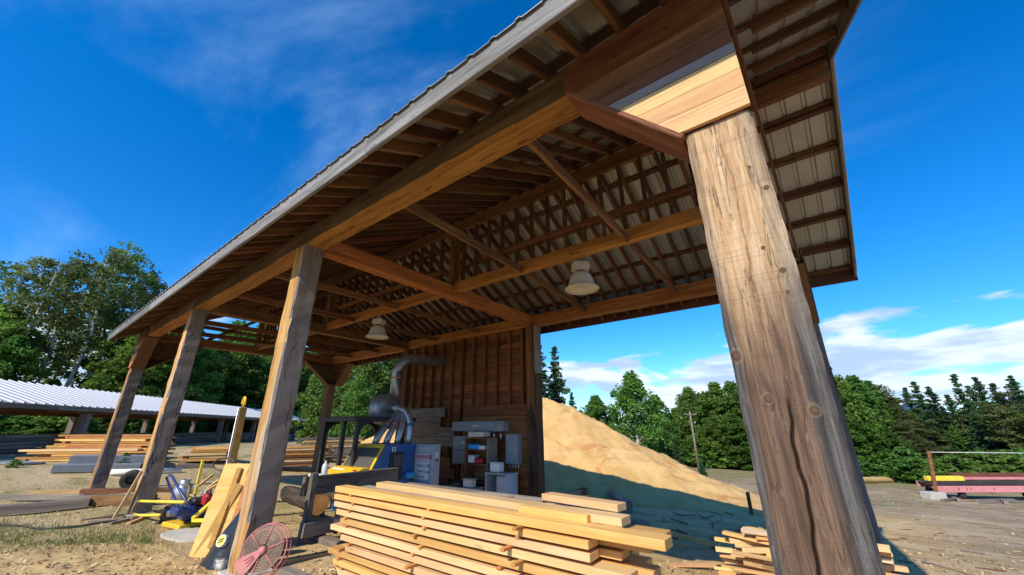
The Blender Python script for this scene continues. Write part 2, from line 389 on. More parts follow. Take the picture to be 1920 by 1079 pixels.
SLATE = plain('grey_sheet', (0.20, 0.215, 0.23), 0.6, 0.0, 0.12, 3.0, (0.3, 0.26, 0.2), 0.4)
BARKL = plain('birch_bark', (0.52, 0.49, 0.44), 0.85, 0.0, 0.35, 2.2, (0.16, 0.12, 0.09), 0.7, 0.4)
TRUNK = plain('trunk_bark', (0.12, 0.085, 0.06), 0.9, 0.0, 0.3, 3.0, (0.06, 0.045, 0.03), 0.5, 0.6)
LEAF_A = leaf('broad_leaf', (0.075, 0.16, 0.024), (0.12, 0.235, 0.036), (0.18, 0.31, 0.05), 0.45)
LEAF_B = leaf('bright_leaf', (0.085, 0.175, 0.03), (0.12, 0.23, 0.04), (0.19, 0.31, 0.07), 0.42)
LEAF_C = leaf('aspen_leaf', (0.10, 0.17, 0.035), (0.15, 0.215, 0.05), (0.22, 0.27, 0.09), 0.45)
LEAF_D = leaf('spruce_needle', (0.026, 0.07, 0.024), (0.045, 0.105, 0.034), (0.075, 0.15, 0.05), 0.2)
LEAF_E = leaf('pine_needle', (0.055, 0.085, 0.022), (0.09, 0.115, 0.033), (0.14, 0.15, 0.05), 0.2)
LEAF_F = leaf('dry_grass', (0.13, 0.17, 0.03), (0.22, 0.23, 0.06), (0.36, 0.30, 0.12), 0.3)

def ground_mat():
    m, t = new_mat('yard_ground')
    P = t.n('ShaderNodeNewGeometry').outputs['Position']
    x, y, z = t.n('ShaderNodeSeparateXYZ', {0: P}).outputs
    big = t.noise(P, 0.22, 5.0, 0.6, 0.5); mid = t.noise(P, 1.3, 6.0, 0.62, 0.4); fin = t.noise(P, 11.0, 6.0, 0.7); mic = t.noise(P, 60.0, 3.0, 0.7)
    dirt = t.mix(t.sstep(mid, 0.35, 0.68), (0.235, 0.165, 0.098), (0.40, 0.30, 0.185))
    dust = t.mix(t.sstep(mid, 0.32, 0.66), (0.46, 0.30, 0.125), (0.66, 0.47, 0.21))
    straw = t.mix(t.sstep(fin, 0.35, 0.68), (0.30, 0.215, 0.105), (0.62, 0.49, 0.25))
    grass = t.mix(t.sstep(fin, 0.35, 0.68), (0.085, 0.115, 0.025), (0.26, 0.24, 0.075))
    # sawdust round the shed, thinning outwards
    dx = t.math('MAXIMUM', t.math('SUBTRACT', -9.0, x), t.math('SUBTRACT', x, 0.2)); dx = t.math('MAXIMUM', dx, 0.0)
    dy = t.math('MAXIMUM', t.math('SUBTRACT', -1.2, y), t.math('SUBTRACT', y, 14.0)); dy = t.math('MAXIMUM', dy, 0.0)
    dd = t.math('ADD', t.math('SQRT', t.math('ADD', t.math('MULTIPLY', dx, dx), t.math('MULTIPLY', dy, dy))), t.math('MULTIPLY', t.math('SUBTRACT', mid, 0.5), 5.0))
    k = t.math('SUBTRACT', 1.0, t.sstep(dd, 0.0, 3.2))
    c = t.mix(t.math('MULTIPLY', k, 0.9), dirt, dust)
    # straw on the bank beyond the shed's far end
    ks = t.math('MULTIPLY', t.sstep(t.math('ADD', t.math('MULTIPLY', x, -1.0), t.math('MULTIPLY', big, 3.0)), 8.2, 12.0), t.sstep(t.math('MULTIPLY', y, -1.0), -16.0, -6.0))
    c = t.mix(t.math('MULTIPLY', ks, 0.85), c, straw)
    # grass: patches at the left, meadow far behind
    kg = t.math('MULTIPLY', t.sstep(big, 0.5, 0.62), t.sstep(t.math('MULTIPLY', x, -1.0), 7.5, 9.5))
    kg = t.math('MAXIMUM', kg, t.math('MULTIPLY', t.sstep(t.math('ADD', y, t.math('MULTIPLY', t.math('SUBTRACT', big, 0.5), 16.0)), 27.0, 36.0), 0.85))
    kg = t.math('MULTIPLY', kg, t.sstep(mid, 0.3, 0.55))
    c = t.mix(t.math('MULTIPLY', kg, 0.8), c, grass)
    # ruts and bare streaks in the open yard
    rut = t.noise(t.n('ShaderNodeMapping', {'Vector': P, 'Rotation': (0, 0, R(25)), 'Scale': (0.25, 2.2, 1)}).outputs[0], 0.8, 5.0, 0.6, 0.6)
    c = t.mix(t.math('MULTIPLY', t.sstep(rut, 0.5, 0.6), 0.55), c, (0.50, 0.385, 0.235))
    c = t.mix(t.math('MULTIPLY', t.sstep(rut, 0.44, 0.34), 0.5), c, (0.20, 0.15, 0.095))
    c = t.mix(t.math('MULTIPLY', t.sstep(fin, 0.56, 0.72), 0.45), c, (0.15, 0.10, 0.06))
    c = t.mix(t.math('MULTIPLY', t.sstep(mic, 0.55, 0.75), 0.5), c, (0.66, 0.5, 0.27))
    h = t.math('ADD', t.math('MULTIPLY', mid, 1.0), t.math('ADD', t.math('MULTIPLY', fin, 0.45), t.math('MULTIPLY', mic, 0.18)))
    bp = t.n('ShaderNodeBump', {'Strength': 0.7, 'Distance': 0.07, 'Height': h})
    b = t.n('ShaderNodeBsdfPrincipled', {'Base Color': c, 'Roughness': 0.95, 'Normal': bp.outputs[0], 'Specular IOR Level': 0.1})
    t.n('ShaderNodeOutputMaterial', {'Surface': b.outputs[0]})
    return m
GROUND = ground_mat()
def dust_mat(name, a, b2, hot):
    m, t = new_mat(name)
    P = t.n('ShaderNodeTexCoord').outputs['Object']
    n = t.noise(P, 1.1, 6.0, 0.62, 0.6); f = t.noise(P, 14.0, 6.0, 0.7); q = t.noise(P, 70.0, 2.0, 0.6)
    c = t.mix(t.sstep(n, 0.32, 0.68), a, b2)
    c = t.mix(t.math('MULTIPLY', t.sstep(t.noise(t.mapping(P, (1, 1, 1), (4, 2, 0)), 0.75, 6.0, 0.68, 1.2), 0.54, 0.66), 0.85), c, hot)
    c = t.mix(t.math('MULTIPLY', t.sstep(f, 0.5, 0.7), 0.3), c, tuple(k*0.6 for k in a))
    c = t.mix(t.math('MULTIPLY', t.sstep(q, 0.5, 0.75), 0.35), c, tuple(min(1, k*1.25) for k in b2))
    h = t.math('ADD', n, t.math('ADD', t.math('MULTIPLY', f, 0.5), t.math('MULTIPLY', q, 0.12)))
    bp = t.n('ShaderNodeBump', {'Strength': 0.8, 'Distance': 0.07, 'Height': h})
    b = t.n('ShaderNodeBsdfPrincipled', {'Base Color': c, 'Roughness': 0.95, 'Normal': bp.outputs[0], 'Specular IOR Level': 0.1})
    t.n('ShaderNodeOutputMaterial', {'Surface': b.outputs[0]}); return m
SAWDUST = dust_mat('sawdust', (0.52, 0.315, 0.115), (0.65, 0.425, 0.18), (0.46, 0.21, 0.07))
SAND = dust_mat('sandy_spoil', (0.44, 0.28, 0.12), (0.56, 0.38, 0.18), (0.3, 0.2, 0.1))

# ------------------------------------------------------------------ ground and far hills
def np_mesh(name, verts, faces, mat, smooth=False):
    me = bpy.data.meshes.new(name); k = faces.shape[1]
    me.vertices.add(len(verts)); me.vertices.foreach_set('co', np.ascontiguousarray(verts, dtype=np.float32).ravel())
    me.loops.add(faces.size); me.loops.foreach_set('vertex_index', np.ascontiguousarray(faces, dtype=np.int32).ravel())
    me.polygons.add(len(faces)); me.polygons.foreach_set('loop_start', np.arange(len(faces), dtype=np.int32)*k)
    try: me.polygons.foreach_set('loop_total', np.full(len(faces), k, dtype=np.int32))
    except Exception: pass
    if smooth: me.polygons.foreach_set('use_smooth', np.ones(len(faces), dtype=bool))
    me.materials.append(mat); me.update(calc_edges=True); return me
_off = rng.random((6, 4))*6.28
def lump(x, y, s):
    return (np.sin(x*s+_off[0, 0]+1.3*np.sin(y*s*0.7))*np.sin(y*s*1.1+_off[0, 1]) + 0.6*np.sin(x*s*2.3+_off[1, 0]+y*s*1.2)*np.sin(y*s*2.1-x*s*0.8+_off[1, 1])
            + 0.35*np.sin(x*s*4.7+_off[2, 0]-y*s*2.2)*np.sin(y*s*5.1+_off[2, 1]))
def build_ground():
    na, nr = 300, 200
    rr = 0.3*np.power(9000/0.3, np.linspace(0, 1, nr)); aa = np.linspace(0, 2*np.pi, na, endpoint=False)
    Rg, A = np.meshgrid(rr, aa, indexing='ij'); X = CAM.x+Rg*np.cos(A); Y = CAM.y+Rg*np.sin(A)
    Z = gz(X, Y) + 0.018*lump(X, Y, 2.2)*ss(0.5, 3, Rg) + 0.05*lump(X, Y, 0.6)*ss(-10, -14, X)*ss(40, 20, Rg)
    v = np.stack([X, Y, Z], -1).reshape(-1, 3)
    i = np.arange(nr-1)[:, None]*na; j = np.arange(na)[None, :]; j2 = (j+1) % na
    f = np.stack([i+j, i+na+j, i+na+j2, i+j2], -1).reshape(-1, 4)
    c = len(v); v = np.vstack([v, [[CAM.x, CAM.y, G(CAM.x, CAM.y)]]])
    me = np_mesh('ground', v, f, GROUND, True)
    o = add('ground', me); o['kind'] = 'structure'
build_ground()
def build_mountain(name, px0, px1, top, dist, mat, seed, n=60):
    r = random.Random(seed); mb = MB(); rows = 7; vs = []
    for i in range(n+1):
        px = px0+(px1-px0)*i/n; e = math.sin(math.pi*i/n)**0.7
        hgt = z_at(px, top, dist)*e*(0.85+0.1*math.sin(i*0.31+seed)+0.05*math.sin(i*0.83))
        for k in range(rows):
            q = k/(rows-1); a = math.sin(math.pi*q)
            x, y = dir_at(px, dist*(0.86+0.28*q)); vs.append((x, y, -30+max(0, hgt)*a*(0.94+0.1*r.random() if 0 < k < rows-1 else 1)))
    fs = [(i*rows+k, (i+1)*rows+k, (i+1)*rows+k+1, i*rows+k+1) for i in range(n) for k in range(rows-1)]
    mb.add(vs, fs, 0, True); o = add(name, mb.mesh(name, mat)); o['kind'] = 'structure'
def hill_mat(name, a, b, snow=None):
    m, t = new_mat(name); P = t.n('ShaderNodeNewGeometry').outputs['Position']
    n = t.noise(P, 0.004, 8.0, 0.65); c = t.mix(t.sstep(n, 0.4, 0.6), a, b)
    if snow:
        z = t.n('ShaderNodeSeparateXYZ', {0: P}).outputs[2]
        k = t.sstep(t.math('ADD', z, t.math('MULTIPLY', t.math('SUBTRACT', n, 0.5), 900.0)), snow, snow+90)
        c = t.mix(k, c, (0.75, 0.77, 0.8))
    t.n('ShaderNodeOutputMaterial', {'Surface': t.n('ShaderNodeBsdfPrincipled', {'Base Color': c, 'Roughness': 1.0, 'Specular IOR Level': 0.0}).outputs[0]}); return m
build_mountain('hills', 1560, 1850, 741, 5200, hill_mat('hazy_wooded_hill', (0.05, 0.09, 0.16), (0.07, 0.12, 0.2)), 3)  # distance haze put into the blue base colours of both ranges
build_mountain('hills', 1850, 2150, 702, 7000, hill_mat('hazy_snowy_mountain', (0.10, 0.13, 0.19), (0.16, 0.19, 0.25), 420.0), 5)

# sawdust pile behind the shed
def build_pile():
    nx, ny = 240, 200
    X, Y = np.meshgrid(np.linspace(-24, 0.5, nx), np.linspace(6.5, 27, ny), indexing='ij')
    cx, cy = -14.0, 14.6
    # long heap: steep core with a run-out tongue to the right
    u = (X-cx); v = (Y-cy); 
    side = np.where(v < 0, v/4.3, v/6.5)
    prof = np.interp(u, [-11, -8, -4, 0, 3.2, 5.0, 7.0, 8.6, 10.2, 12.0, 13.6], [0, 1.5, 3.2, 4.1, 3.95, 3.35, 2.4, 1.6, 0.85, 0.25, -0.05])
    wv = np.interp(u, [-11, 0, 5, 9, 13], [0.8, 1.05, 1.0, 0.8, 0.55])
    hh = prof*np.clip(1-np.abs(side/wv)**1.35, -0.2, 1)
    hh = np.where(hh > 0, hh, -0.25) + (0.06*lump(X, Y, 1.1)+0.035*lump(X, Y, 2.6)+0.03*lump(X+3, Y, 4.3)+0.02*lump(X, Y+5, 9.0)*(0.5+lump(X, Y, 0.8))+0.008*lump(X+1, Y, 19.0)+rng.normal(size=X.shape)*0.006)*ss(0.0, 0.5, hh)
    Z = gz(X, Y) + hh
    vv = np.stack([X, Y, Z], -1).reshape(-1, 3)
    i = np.arange(nx-1)[:, None]*ny; j = np.arange(ny-1)[None, :]
    f = np.stack([i+j, i+ny+j, i+ny+j+1, i+j+1], -1).reshape(-1, 4)
    o = add('sawdust_pile', np_mesh('sawdust_pile', vv, f, SAWDUST, True))
    tag(o, 'tall golden sawdust heap sloping down behind the timber shed', 'sawdust pile')
build_pile()
def build_spoil():
    c = gnd(1820, 893); nx = 40
    X, Y = np.meshgrid(np.linspace(-6, 6, nx), np.linspace(-4, 4, nx), indexing='ij')
    hh = 1.5*np.exp(-(X/2.9)**2-(Y/1.9)**2)+0.12*lump(X, Y, 1.3)*np.exp(-(X/3.5)**2-(Y/2.5)**2)-0.12
    d = Vector((c.x-CAM.x, c.y-CAM.y)).normalized()
    WX = c.x + X*d.y + Y*d.x; WY = c.y - X*d.x + Y*d.y
    v = np.stack([WX, WY, gz(WX, WY)+hh], -1).reshape(-1, 3)
    i = np.arange(nx-1)[:, None]*nx; j = np.arange(nx-1)[None, :]
    f = np.stack([i+j, i+nx+j, i+nx+j+1, i+j+1], -1).reshape(-1, 4)
    tag(add('soil_mound', np_mesh('soil_mound', v, f, SAND, True)), 'low tan soil mound between the trees and the pink steel trailer', 'mound')
build_spoil()
#--PART2--
# ------------------------------------------------------------------ the timber shed
HB, BT = 3.96, 4.24                     # underside and top of the main beams
W = 6.08; XA0, XA1 = -0.305, 0.04
XB, XC, XD = -5.44, -10.49, -15.37
HP = 0.14; X_L, X_R = -16.25, 1.04
XBR = 0.325                             # outer face of the rear end post
def zu(Y): return 4.22 + 0.5*(Y if Y < W/2 else W-Y)   # underside of the rafters
shed = thing('open_shed', (-7.6, 3.0, 0.0), 'large open timber shed on heavy posts with a ribbed metal gable roof', 'shed')

def crack_path(pts):
    q = [atY(a, b, 0.0) for a, b in pts]; q = sorted((p.z, p.x) for p in q)
    return np.array([a for a, b in q]), np.array([b for a, b in q])
def post_near():
    """the big end post: one closed skin with a long check, knots and waney edges"""
    z0, z1 = -0.12, 3.12; h = 0.30; n_f, n_z = 110, 380
    xm = (XA0+XA1)/2; wd = XA1-XA0
    side = 5
    t = np.concatenate([np.stack([np.linspace(0, 1, n_f), np.zeros(n_f)], 1), np.stack([np.ones(side), np.linspace(0.12, 0.9, side)], 1),
                        np.stack([np.linspace(1, 0, 6), np.ones(6)], 1), np.stack([np.zeros(side), np.linspace(0.9, 0.12, side)], 1)])
    Zs = np.linspace(z0, z1, n_z); S = t[:, 0][None, :]*np.ones((n_z, 1)); Dp = t[:, 1][None, :]*np.ones((n_z, 1)); ZZ = Zs[:, None]*np.ones((1, len(t)))
    X = XA0 + wd*S; Y = h*Dp
    front = (Dp == 0)
    # waney edges: the left arris is bitten irregularly, the right one rounded
    wl = 0.009+0.004*np.sin(ZZ*5.1+1)*np.sin(ZZ*2.3)+0.003*np.sin(ZZ*23)
    wr = 0.010+0.006*np.sin(ZZ*4.1+2)+0.004*np.sin(ZZ*31)
    eL = np.clip(1-S*wd/0.035, 0, 1)*front; eR = np.clip(1-(1-S)*wd/0.03, 0, 1)*front
    Y = Y + eL**1.6*np.maximum(wl*1.6, 0.004) + eR**1.6*np.maximum(wr*1.5, 0.003)
    X = X + np.where(S < 0.5, 1, -1)*np.where(front, 0, 0.002)
    X = X - np.clip(1-S/0.1, 0, 1)*0.006*np.exp(-((ZZ-1.95)/0.08)**2) + (S < 0.03)*front*wl*0.4 - (S > 0.97)*front*wr*0.4
    crack = np.zeros_like(S); cr_w = 0.006
    for pts, wv, tp in (([(1345, 240), (1372, 330), (1388, 400), (1400, 470), (1412, 530), (1425, 600), (1446, 705)], 0.0032, 0.8),
                        ([(1474, 680), (1478, 760), (1490, 840), (1507, 905), (1520, 980), (1538, 1079), (1548, 1150)], 0.0055, 1.0)):
        zz, xx = crack_path(pts); xc = np.interp(ZZ, zz, xx) + 0.004*np.sin(ZZ*17)+0.002*np.sin(ZZ*51)
        fade = ss(zz[0]-0.02, zz[0]+0.25, ZZ)*ss(zz[-1]+0.05, zz[-1]-0.25, ZZ) if tp < 1 else ss(zz[-1]+0.02, zz[-1]-0.3, ZZ)
        g = np.exp(-((X-xc)/wv)**2)*fade*front*(0.52 if tp < 1 else 1.0); crack = np.maximum(crack, g)
    kd = np.full_like(S, 9.0)
    for px, py, r in ((1440, 748, 0.015), (1527, 770, 0.016), (1468, 507, 0.012), (1431, 465, 0.009), (1437, 352, 0.012), (1404, 314, 0.006), (1380, 668, 0.02), (1478, 548, 0.008)):
        q = atY(px, py, 0.0); d = np.hypot(X-q.x, (ZZ-q.z)*0.85)/r; kd = np.where(front, np.minimum(kd, d), kd)
    Y = Y + crack*0.03 - 0.005*np.exp(-(kd/1.3)**2) + front*(0.0012*np.sin(S*90+3*np.sin(ZZ*2))*np.sin(ZZ*7) + 0.0016*lump(X*6, ZZ*1.2, 2.0))
    v = np.stack([X-xm, Y-h/2, ZZ], -1)
    # local axes: x up the post, y to the left, z outwards
    L = np.stack([v[..., 2], -v[..., 0], -v[..., 1]], -1).reshape(-1, 3)
    nt = len(t); i = np.arange(n_z-1)[:, None]*nt; j = np.arange(nt)[None, :]; j2 = (j+1) % nt
    f = np.stack([i+j, i+j2, i+nt+j2, i+nt+j], -1).reshape(-1, 4)
    me = np_mesh('post', L, f, POST_NEAR, True)
    for nm, ar in (('knot', kd), ('crack', crack), ('edge', np.maximum(np.clip(1-S*wd/0.06, 0, 1), np.clip(1-(1-S)*wd/0.11, 0, 1)*1.0))):
        a = me.attributes.new(nm, 'FLOAT', 'POINT'); a.data.foreach_set('value', np.ascontiguousarray(ar, dtype=np.float32).ravel())
    o = add('post', me, shed, Matrix.Translation((xm, h/2, 0)) @ frame((0, 0, 0), (0, 0, 1), (0, -1, 0)))
    o['label'] = 'broad sawn post with a long split, bleached above and greyed below'
def post_near_mat():
    m, t = new_mat('split_post_wood')
    v = t.n('ShaderNodeTexCoord').outputs['Object']; x, y, z = t.n('ShaderNodeSeparateXYZ', {0: v}).outputs
    at = lambda n: t.n('ShaderNodeAttribute', attribute_name=n).outputs['Fac']
    kd, cr, ed = at('knot'), at('crack'), at('edge')
    bend = t.math('MULTIPLY', t.math('SUBTRACT', 1.0, t.sstep(kd, 0.6, 3.5)), 0.008)
    v2 = t.n('ShaderNodeCombineXYZ', {0: x, 1: t.math('ADD', y, bend), 2: z}).outputs[0]
    n1 = t.noise(t.mapping(v2, (0.8, 16, 16)), 1.0, 6.0, 0.62, 1.3)
    n2 = t.noise(t.mapping(v2, (6, 170, 170)), 1.0, 4.0, 0.65)
    n3 = t.noise(t.mapping(v2, (1.0, 3.5, 3.5)), 1.0, 5.0, 0.6, 0.8)
    saw = t.noise(t.mapping(v2, (95, 1.5, 1.5)), 1.0, 3.0, 0.6, 0.4)
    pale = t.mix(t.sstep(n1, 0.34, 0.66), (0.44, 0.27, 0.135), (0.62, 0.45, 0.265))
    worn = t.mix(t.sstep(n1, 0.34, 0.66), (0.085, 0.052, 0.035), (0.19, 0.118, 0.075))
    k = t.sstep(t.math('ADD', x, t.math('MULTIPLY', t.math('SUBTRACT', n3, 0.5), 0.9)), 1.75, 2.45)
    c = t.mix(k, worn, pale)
    rim = t.mix(t.sstep(n1, 0.35, 0.65), (0.035, 0.037, 0.039), (0.125, 0.125, 0.123))
    ke = t.math('MULTIPLY', t.sstep(t.math('ADD', ed, t.math('MULTIPLY', t.math('SUBTRACT', n3, 0.5), 1.1)), 0.12, 0.6), t.math('SUBTRACT', 1.0, t.math('MULTIPLY', k, 0.55)))
    c = t.mix(t.math('MULTIPLY', ke, 0.88), c, rim)
    blot = t.noise(t.mapping(v2, (2.2, 7, 7), (3, 1, 5)), 1.0, 5.0, 0.65, 1.0)
    c = t.mix(t.math('MULTIPLY', t.sstep(blot, 0.56, 0.7), 0.5), c, (0.16, 0.12, 0.09))
    c = t.mix(t.math('MULTIPLY', t.sstep(saw, 0.5, 0.7), 0.22), c, (0.10, 0.07, 0.05))
    f = t.n('ShaderNodeMapRange', {0: n2, 1: 0.25, 2: 0.75, 3: 0.58, 4: 1.3}).outputs[0]
    c = t.mix(1.0, c, t.n('ShaderNodeCombineColor', {0: f, 1: f, 2: f}).outputs[0], 'MULTIPLY')
    halo = t.math('SUBTRACT', 1.0, t.sstep(kd, 1.0, 2.0))
    c = t.mix(t.math('MULTIPLY', halo, 0.25), c, (0.40, 0.27, 0.15))
    ring = t.math('ADD', 0.5, t.math('MULTIPLY', t.math('SINE', t.math('ADD', t.math('MULTIPLY', kd, 9.0), t.math('MULTIPLY', n1, 9.0))), 0.5))
    core = t.math('SUBTRACT', 1.0, t.sstep(kd, 0.8, 1.05))
    c = t.mix(core, c, t.mix(ring, (0.07, 0.042, 0.026), (0.13, 0.08, 0.048)))
    rimk = t.math('SUBTRACT', 1.0, t.sstep(t.math('ABSOLUTE', t.math('SUBTRACT', kd, 1.05)), 0.0, 0.16))
    c = t.mix(t.math('MULTIPLY', rimk, 0.85), c, (0.05, 0.032, 0.022))
    c = t.mix(t.math('MULTIPLY', t.sstep(cr, 0.3, 0.7), 0.97), c, (0.018, 0.008, 0.004))
    n5 = t.noise(t.mapping(v2, (0.6, 13, 13), (2, 7, 4)), 1.0, 4.0, 0.5, 0.5)
    chk = t.math('SUBTRACT', 1.0, t.sstep(t.math('ABSOLUTE', t.math('SUBTRACT', n5, 0.52)), 0.001, 0.008))
    c = t.mix(t.math('MULTIPLY', chk, 0.6), c, (0.06, 0.04, 0.03))
    mot = t.noise(t.mapping(v2, (9, 28, 28), (1, 5, 2)), 1.0, 5.0, 0.7, 0.6)
    c = t.mix(t.math('MULTIPLY', t.sstep(mot, 0.58, 0.72), 0.45), c, (0.03, 0.025, 0.02))
    c = t.mix(t.math('MULTIPLY', t.sstep(mot, 0.42, 0.3), 0.25), c, (0.42, 0.36, 0.29))
    hgt = t.math('ADD', t.math('MULTIPLY', n2, 0.6), t.math('ADD', t.math('MULTIPLY', n1, 0.6), t.math('SUBTRACT', t.math('MULTIPLY', saw, 0.35), t.math('MULTIPLY', chk, 0.6))))
    bp = t.n('ShaderNodeBump', {'Strength': 0.55, 'Distance': 0.01, 'Height': hgt})
    b = t.n('ShaderNodeBsdfPrincipled', {'Base Color': c, 'Roughness': 0.82, 'Normal': bp.outputs[0], 'Specular IOR Level': 0.2})
    t.n('ShaderNodeOutputMaterial', {'Surface': b.outputs[0]}); return m
POST_NEAR = post_near_mat()
post_near()
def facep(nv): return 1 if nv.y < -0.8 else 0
for k, (xc, wx) in enumerate(((XB, 0.28), (XC, 0.28), (XD, 0.28))):
    zt = HB if k < 2 else 3.12
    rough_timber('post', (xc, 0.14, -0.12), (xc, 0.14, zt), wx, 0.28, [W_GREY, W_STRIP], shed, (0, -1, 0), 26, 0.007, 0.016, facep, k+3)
    mb = MB(); mb.box((xc, 0.14, -0.03), (0.42, 0.42, 0.10), None, 0, 0.012); mb.build('footing', CONC, shed)
for k, xc in enumerate((0.17, XB, XC, XD)):
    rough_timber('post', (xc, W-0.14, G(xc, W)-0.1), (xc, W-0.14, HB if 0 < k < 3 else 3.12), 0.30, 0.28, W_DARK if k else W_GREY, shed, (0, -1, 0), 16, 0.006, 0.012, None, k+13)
# boards boxed round the rear post that ends the wall
beam('post_board', (XB+0.168, W-0.2, 2.75), (XB+0.168, W-0.2, HB), 0.30, 0.03, W_OLD, shed, (1, 0, 0))
beam('post_board', (XB+0.0, W-0.30, 1.9), (XB, W-0.30, HB), 0.2, 0.035, W_BROWN, shed, (0, -1, 0))
# main beams, front and rear
for a, b, s in ((XA1-0.02, XB, 21), (XB, XC, 22), (XC, XD-0.14, 23)):
    rough_timber('eave_beam', (a-0.003, 0.145, (HB+BT)/2), (b+0.003, 0.145, (HB+BT)/2), 0.275, BT-HB, [W_AMBER, W_DUST_SHADE], shed, (0, 0, 1), 24, 0.006, 0.010, facep, s)  # colours carry dust and shade on the front face, ground bounce below
    rough_timber('eave_beam', ((XBR-0.02 if a > -1 else a)-0.003, W-0.145, (HB+BT)/2), (b+0.003, W-0.145, (HB+BT)/2), 0.25, BT-HB, W_AMBER, shed, (0, 0, 1), 20, 0.005, 0.010, None, s+10)
# tie beams across
for xc, s in ((XB, 31), (XC, 32), (XD, 33)):
    rough_timber('tie_beam', (xc, 0.30, 4.085), (xc, W-0.29, 4.085), 0.22, 0.25, W_AMBER if xc > -6 else W_BROWN, shed, (0, 0, 1), 14, 0.004, 0.008, None, s)
rough_timber('tie_beam', (-0.13, 0.30, 4.09), (0.15, W-0.29, 4.09), 0.24, 0.25, W_BROWN, shed, (0, 0, 1), 14, 0.004, 0.008, None, 35)
beam('gable_board', (0.058, -0.02, 4.12), (0.335, W, 4.12), 0.03, 0.30, W_DARK, shed)
# longitudinal truss under the ridge: chord, rail, ridge beam, studs
YM = W/2
for a, b in ((-0.02, XB+0.1), (XB-0.1, XC+0.1), (XC-0.1, XD+0.12)):
    beam('chord', (a, YM, 4.19), (b, YM, 4.19), 0.14, 0.2, W_AMBER, shed)
    beam('ridge_beam', (a if a < -1 else X_R-0.05, YM, 5.6), (b-0.2 if b > -15 else X_L+0.05, YM, 5.6), 0.09, 0.24, W_BROWN, shed)
beam('rail', (-0.05, YM-0.075, 4.62), (XB+0.9, YM-0.075, 4.62), 0.04, 0.10, W_BROWN, shed)
beam('rail', (XB-0.3, YM-0.075, 4.62), (XC+0.6, YM-0.075, 4.62), 0.04, 0.10, W_BROWN, shed)
for xc in (XB, XC, XD):
    beam('king_post', (xc, YM, 4.085), (xc, YM, 5.47), 0.16, 0.16, W_BROWN, shed, (0, -1, 0))
x = -0.35; k = 0
while x > XD+0.3:
    if min(abs(x-XB), abs(x-XC)) > 0.16:
        beam('stud', (x, YM+0.01, 4.29), (x, YM+0.01, 5.48), 0.045, 0.09, W_DARK, shed, (0, -1, 0))
    x -= 0.345
# ceiling joists
for xj, dx in ((-1.64, -0.12), (-3.46, -0.35), (-7.1, -0.1), (-8.9, -0.1), (-12.1, 0), (-13.8, 0)):
    beam('joist', (xj, 0.29, 4.06), (xj+dx*0.5, YM-0.08, 4.11), 0.045, 0.125, W_BROWN, shed)
    beam('joist', (xj+dx*0.5, YM+0.08, 4.11), (xj+dx, W-0.29, 4.09), 0.045, 0.125, W_BROWN, shed)
# rafters
x = X_R-0.99; rx = []
while x > X_L+0.05: rx.append(x); x -= 0.315
for i, x in enumerate(rx):
    j = random.uniform(-0.02, 0.02); e = random.uniform(-0.03, 0.0)
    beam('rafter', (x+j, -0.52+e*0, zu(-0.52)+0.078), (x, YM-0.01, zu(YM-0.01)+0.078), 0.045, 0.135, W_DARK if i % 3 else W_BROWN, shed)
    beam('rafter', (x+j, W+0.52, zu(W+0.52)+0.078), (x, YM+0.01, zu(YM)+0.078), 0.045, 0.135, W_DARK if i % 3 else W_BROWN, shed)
# roof strapping, running out over the gable overhang
nF = Vector((0, -0.5, 1)).normalized(); nB = Vector((0, 0.5, 1)).normalized()
for i in range(7):
    y = -0.47 + i*0.575
    for (Y, nn) in ((y, nF), (W-y, nB)):
        zc = zu(Y)+0.151+0.019*1.118+0.006
        hh = 0.038
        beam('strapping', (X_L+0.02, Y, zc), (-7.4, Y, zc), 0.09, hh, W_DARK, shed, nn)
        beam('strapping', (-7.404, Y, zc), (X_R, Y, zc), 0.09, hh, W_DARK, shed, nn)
        if i in (1, 3, 5, 6, 2, 4):   # lookouts under the overhang
            d = 0.085 if i % 2 else 0.05
            beam('lookout', (0.25, Y, zc-0.02-d/2-0.006), (X_R-0.005, Y, zc-0.02-d/2-0.006), 0.06, d, W_DARK, shed, nn)
# ribbed roof sheets
def sheet_mesh(name, width, y0, y1, mat, rib=0.23, rh=0.02, zf=None):
    prof = []; n = round(width/rib)
    for i in range(n):
        b = -width/2+i*rib; prof += [(b, 0), (b+rib*0.36, 0), (b+rib*0.43, rh), (b+rib*0.57, rh), (b+rib*0.64, 0)]
    prof.append((width/2+0.02, 0.002)); m = MB(); vs = []
    for a, b in prof: vs += [(a, y0, zf(y0)+b), (a, y1, zf(y1)+b)]
    # a turned-down lip gives the sheet a visible edge
    vs2 = [(a, y0, zf(y0)+b-0.006) for a, b in prof]
    fs = [(2*i, 2*i+2, 2*i+3, 2*i+1) for i in range(len(prof)-1)]
    N = len(vs); fs += [(2*i, N+i, N+i+1, 2*i+2) for i in range(len(prof)-1)]
    m.add(vs+vs2, fs); return m.mesh(name, mat)
ztop = lambda Y: zu(Y)+0.151+0.047+0.006
mF = sheet_mesh('roof_sheet', 0.92, -0.60, YM, METAL, zf=ztop); mBk = sheet_mesh('roof_sheet', 0.92, W+0.60, YM, METAL, zf=lambda Y: zu(Y)+0.204)
x = X_R-0.40; i = 0
while x > X_L-0.2:
    for me in (mF, mBk):
        o = add('roof_sheet', me, shed, Matrix.Translation((x, 0, 0.0006*(i % 2))))
    x -= 0.92; i += 1
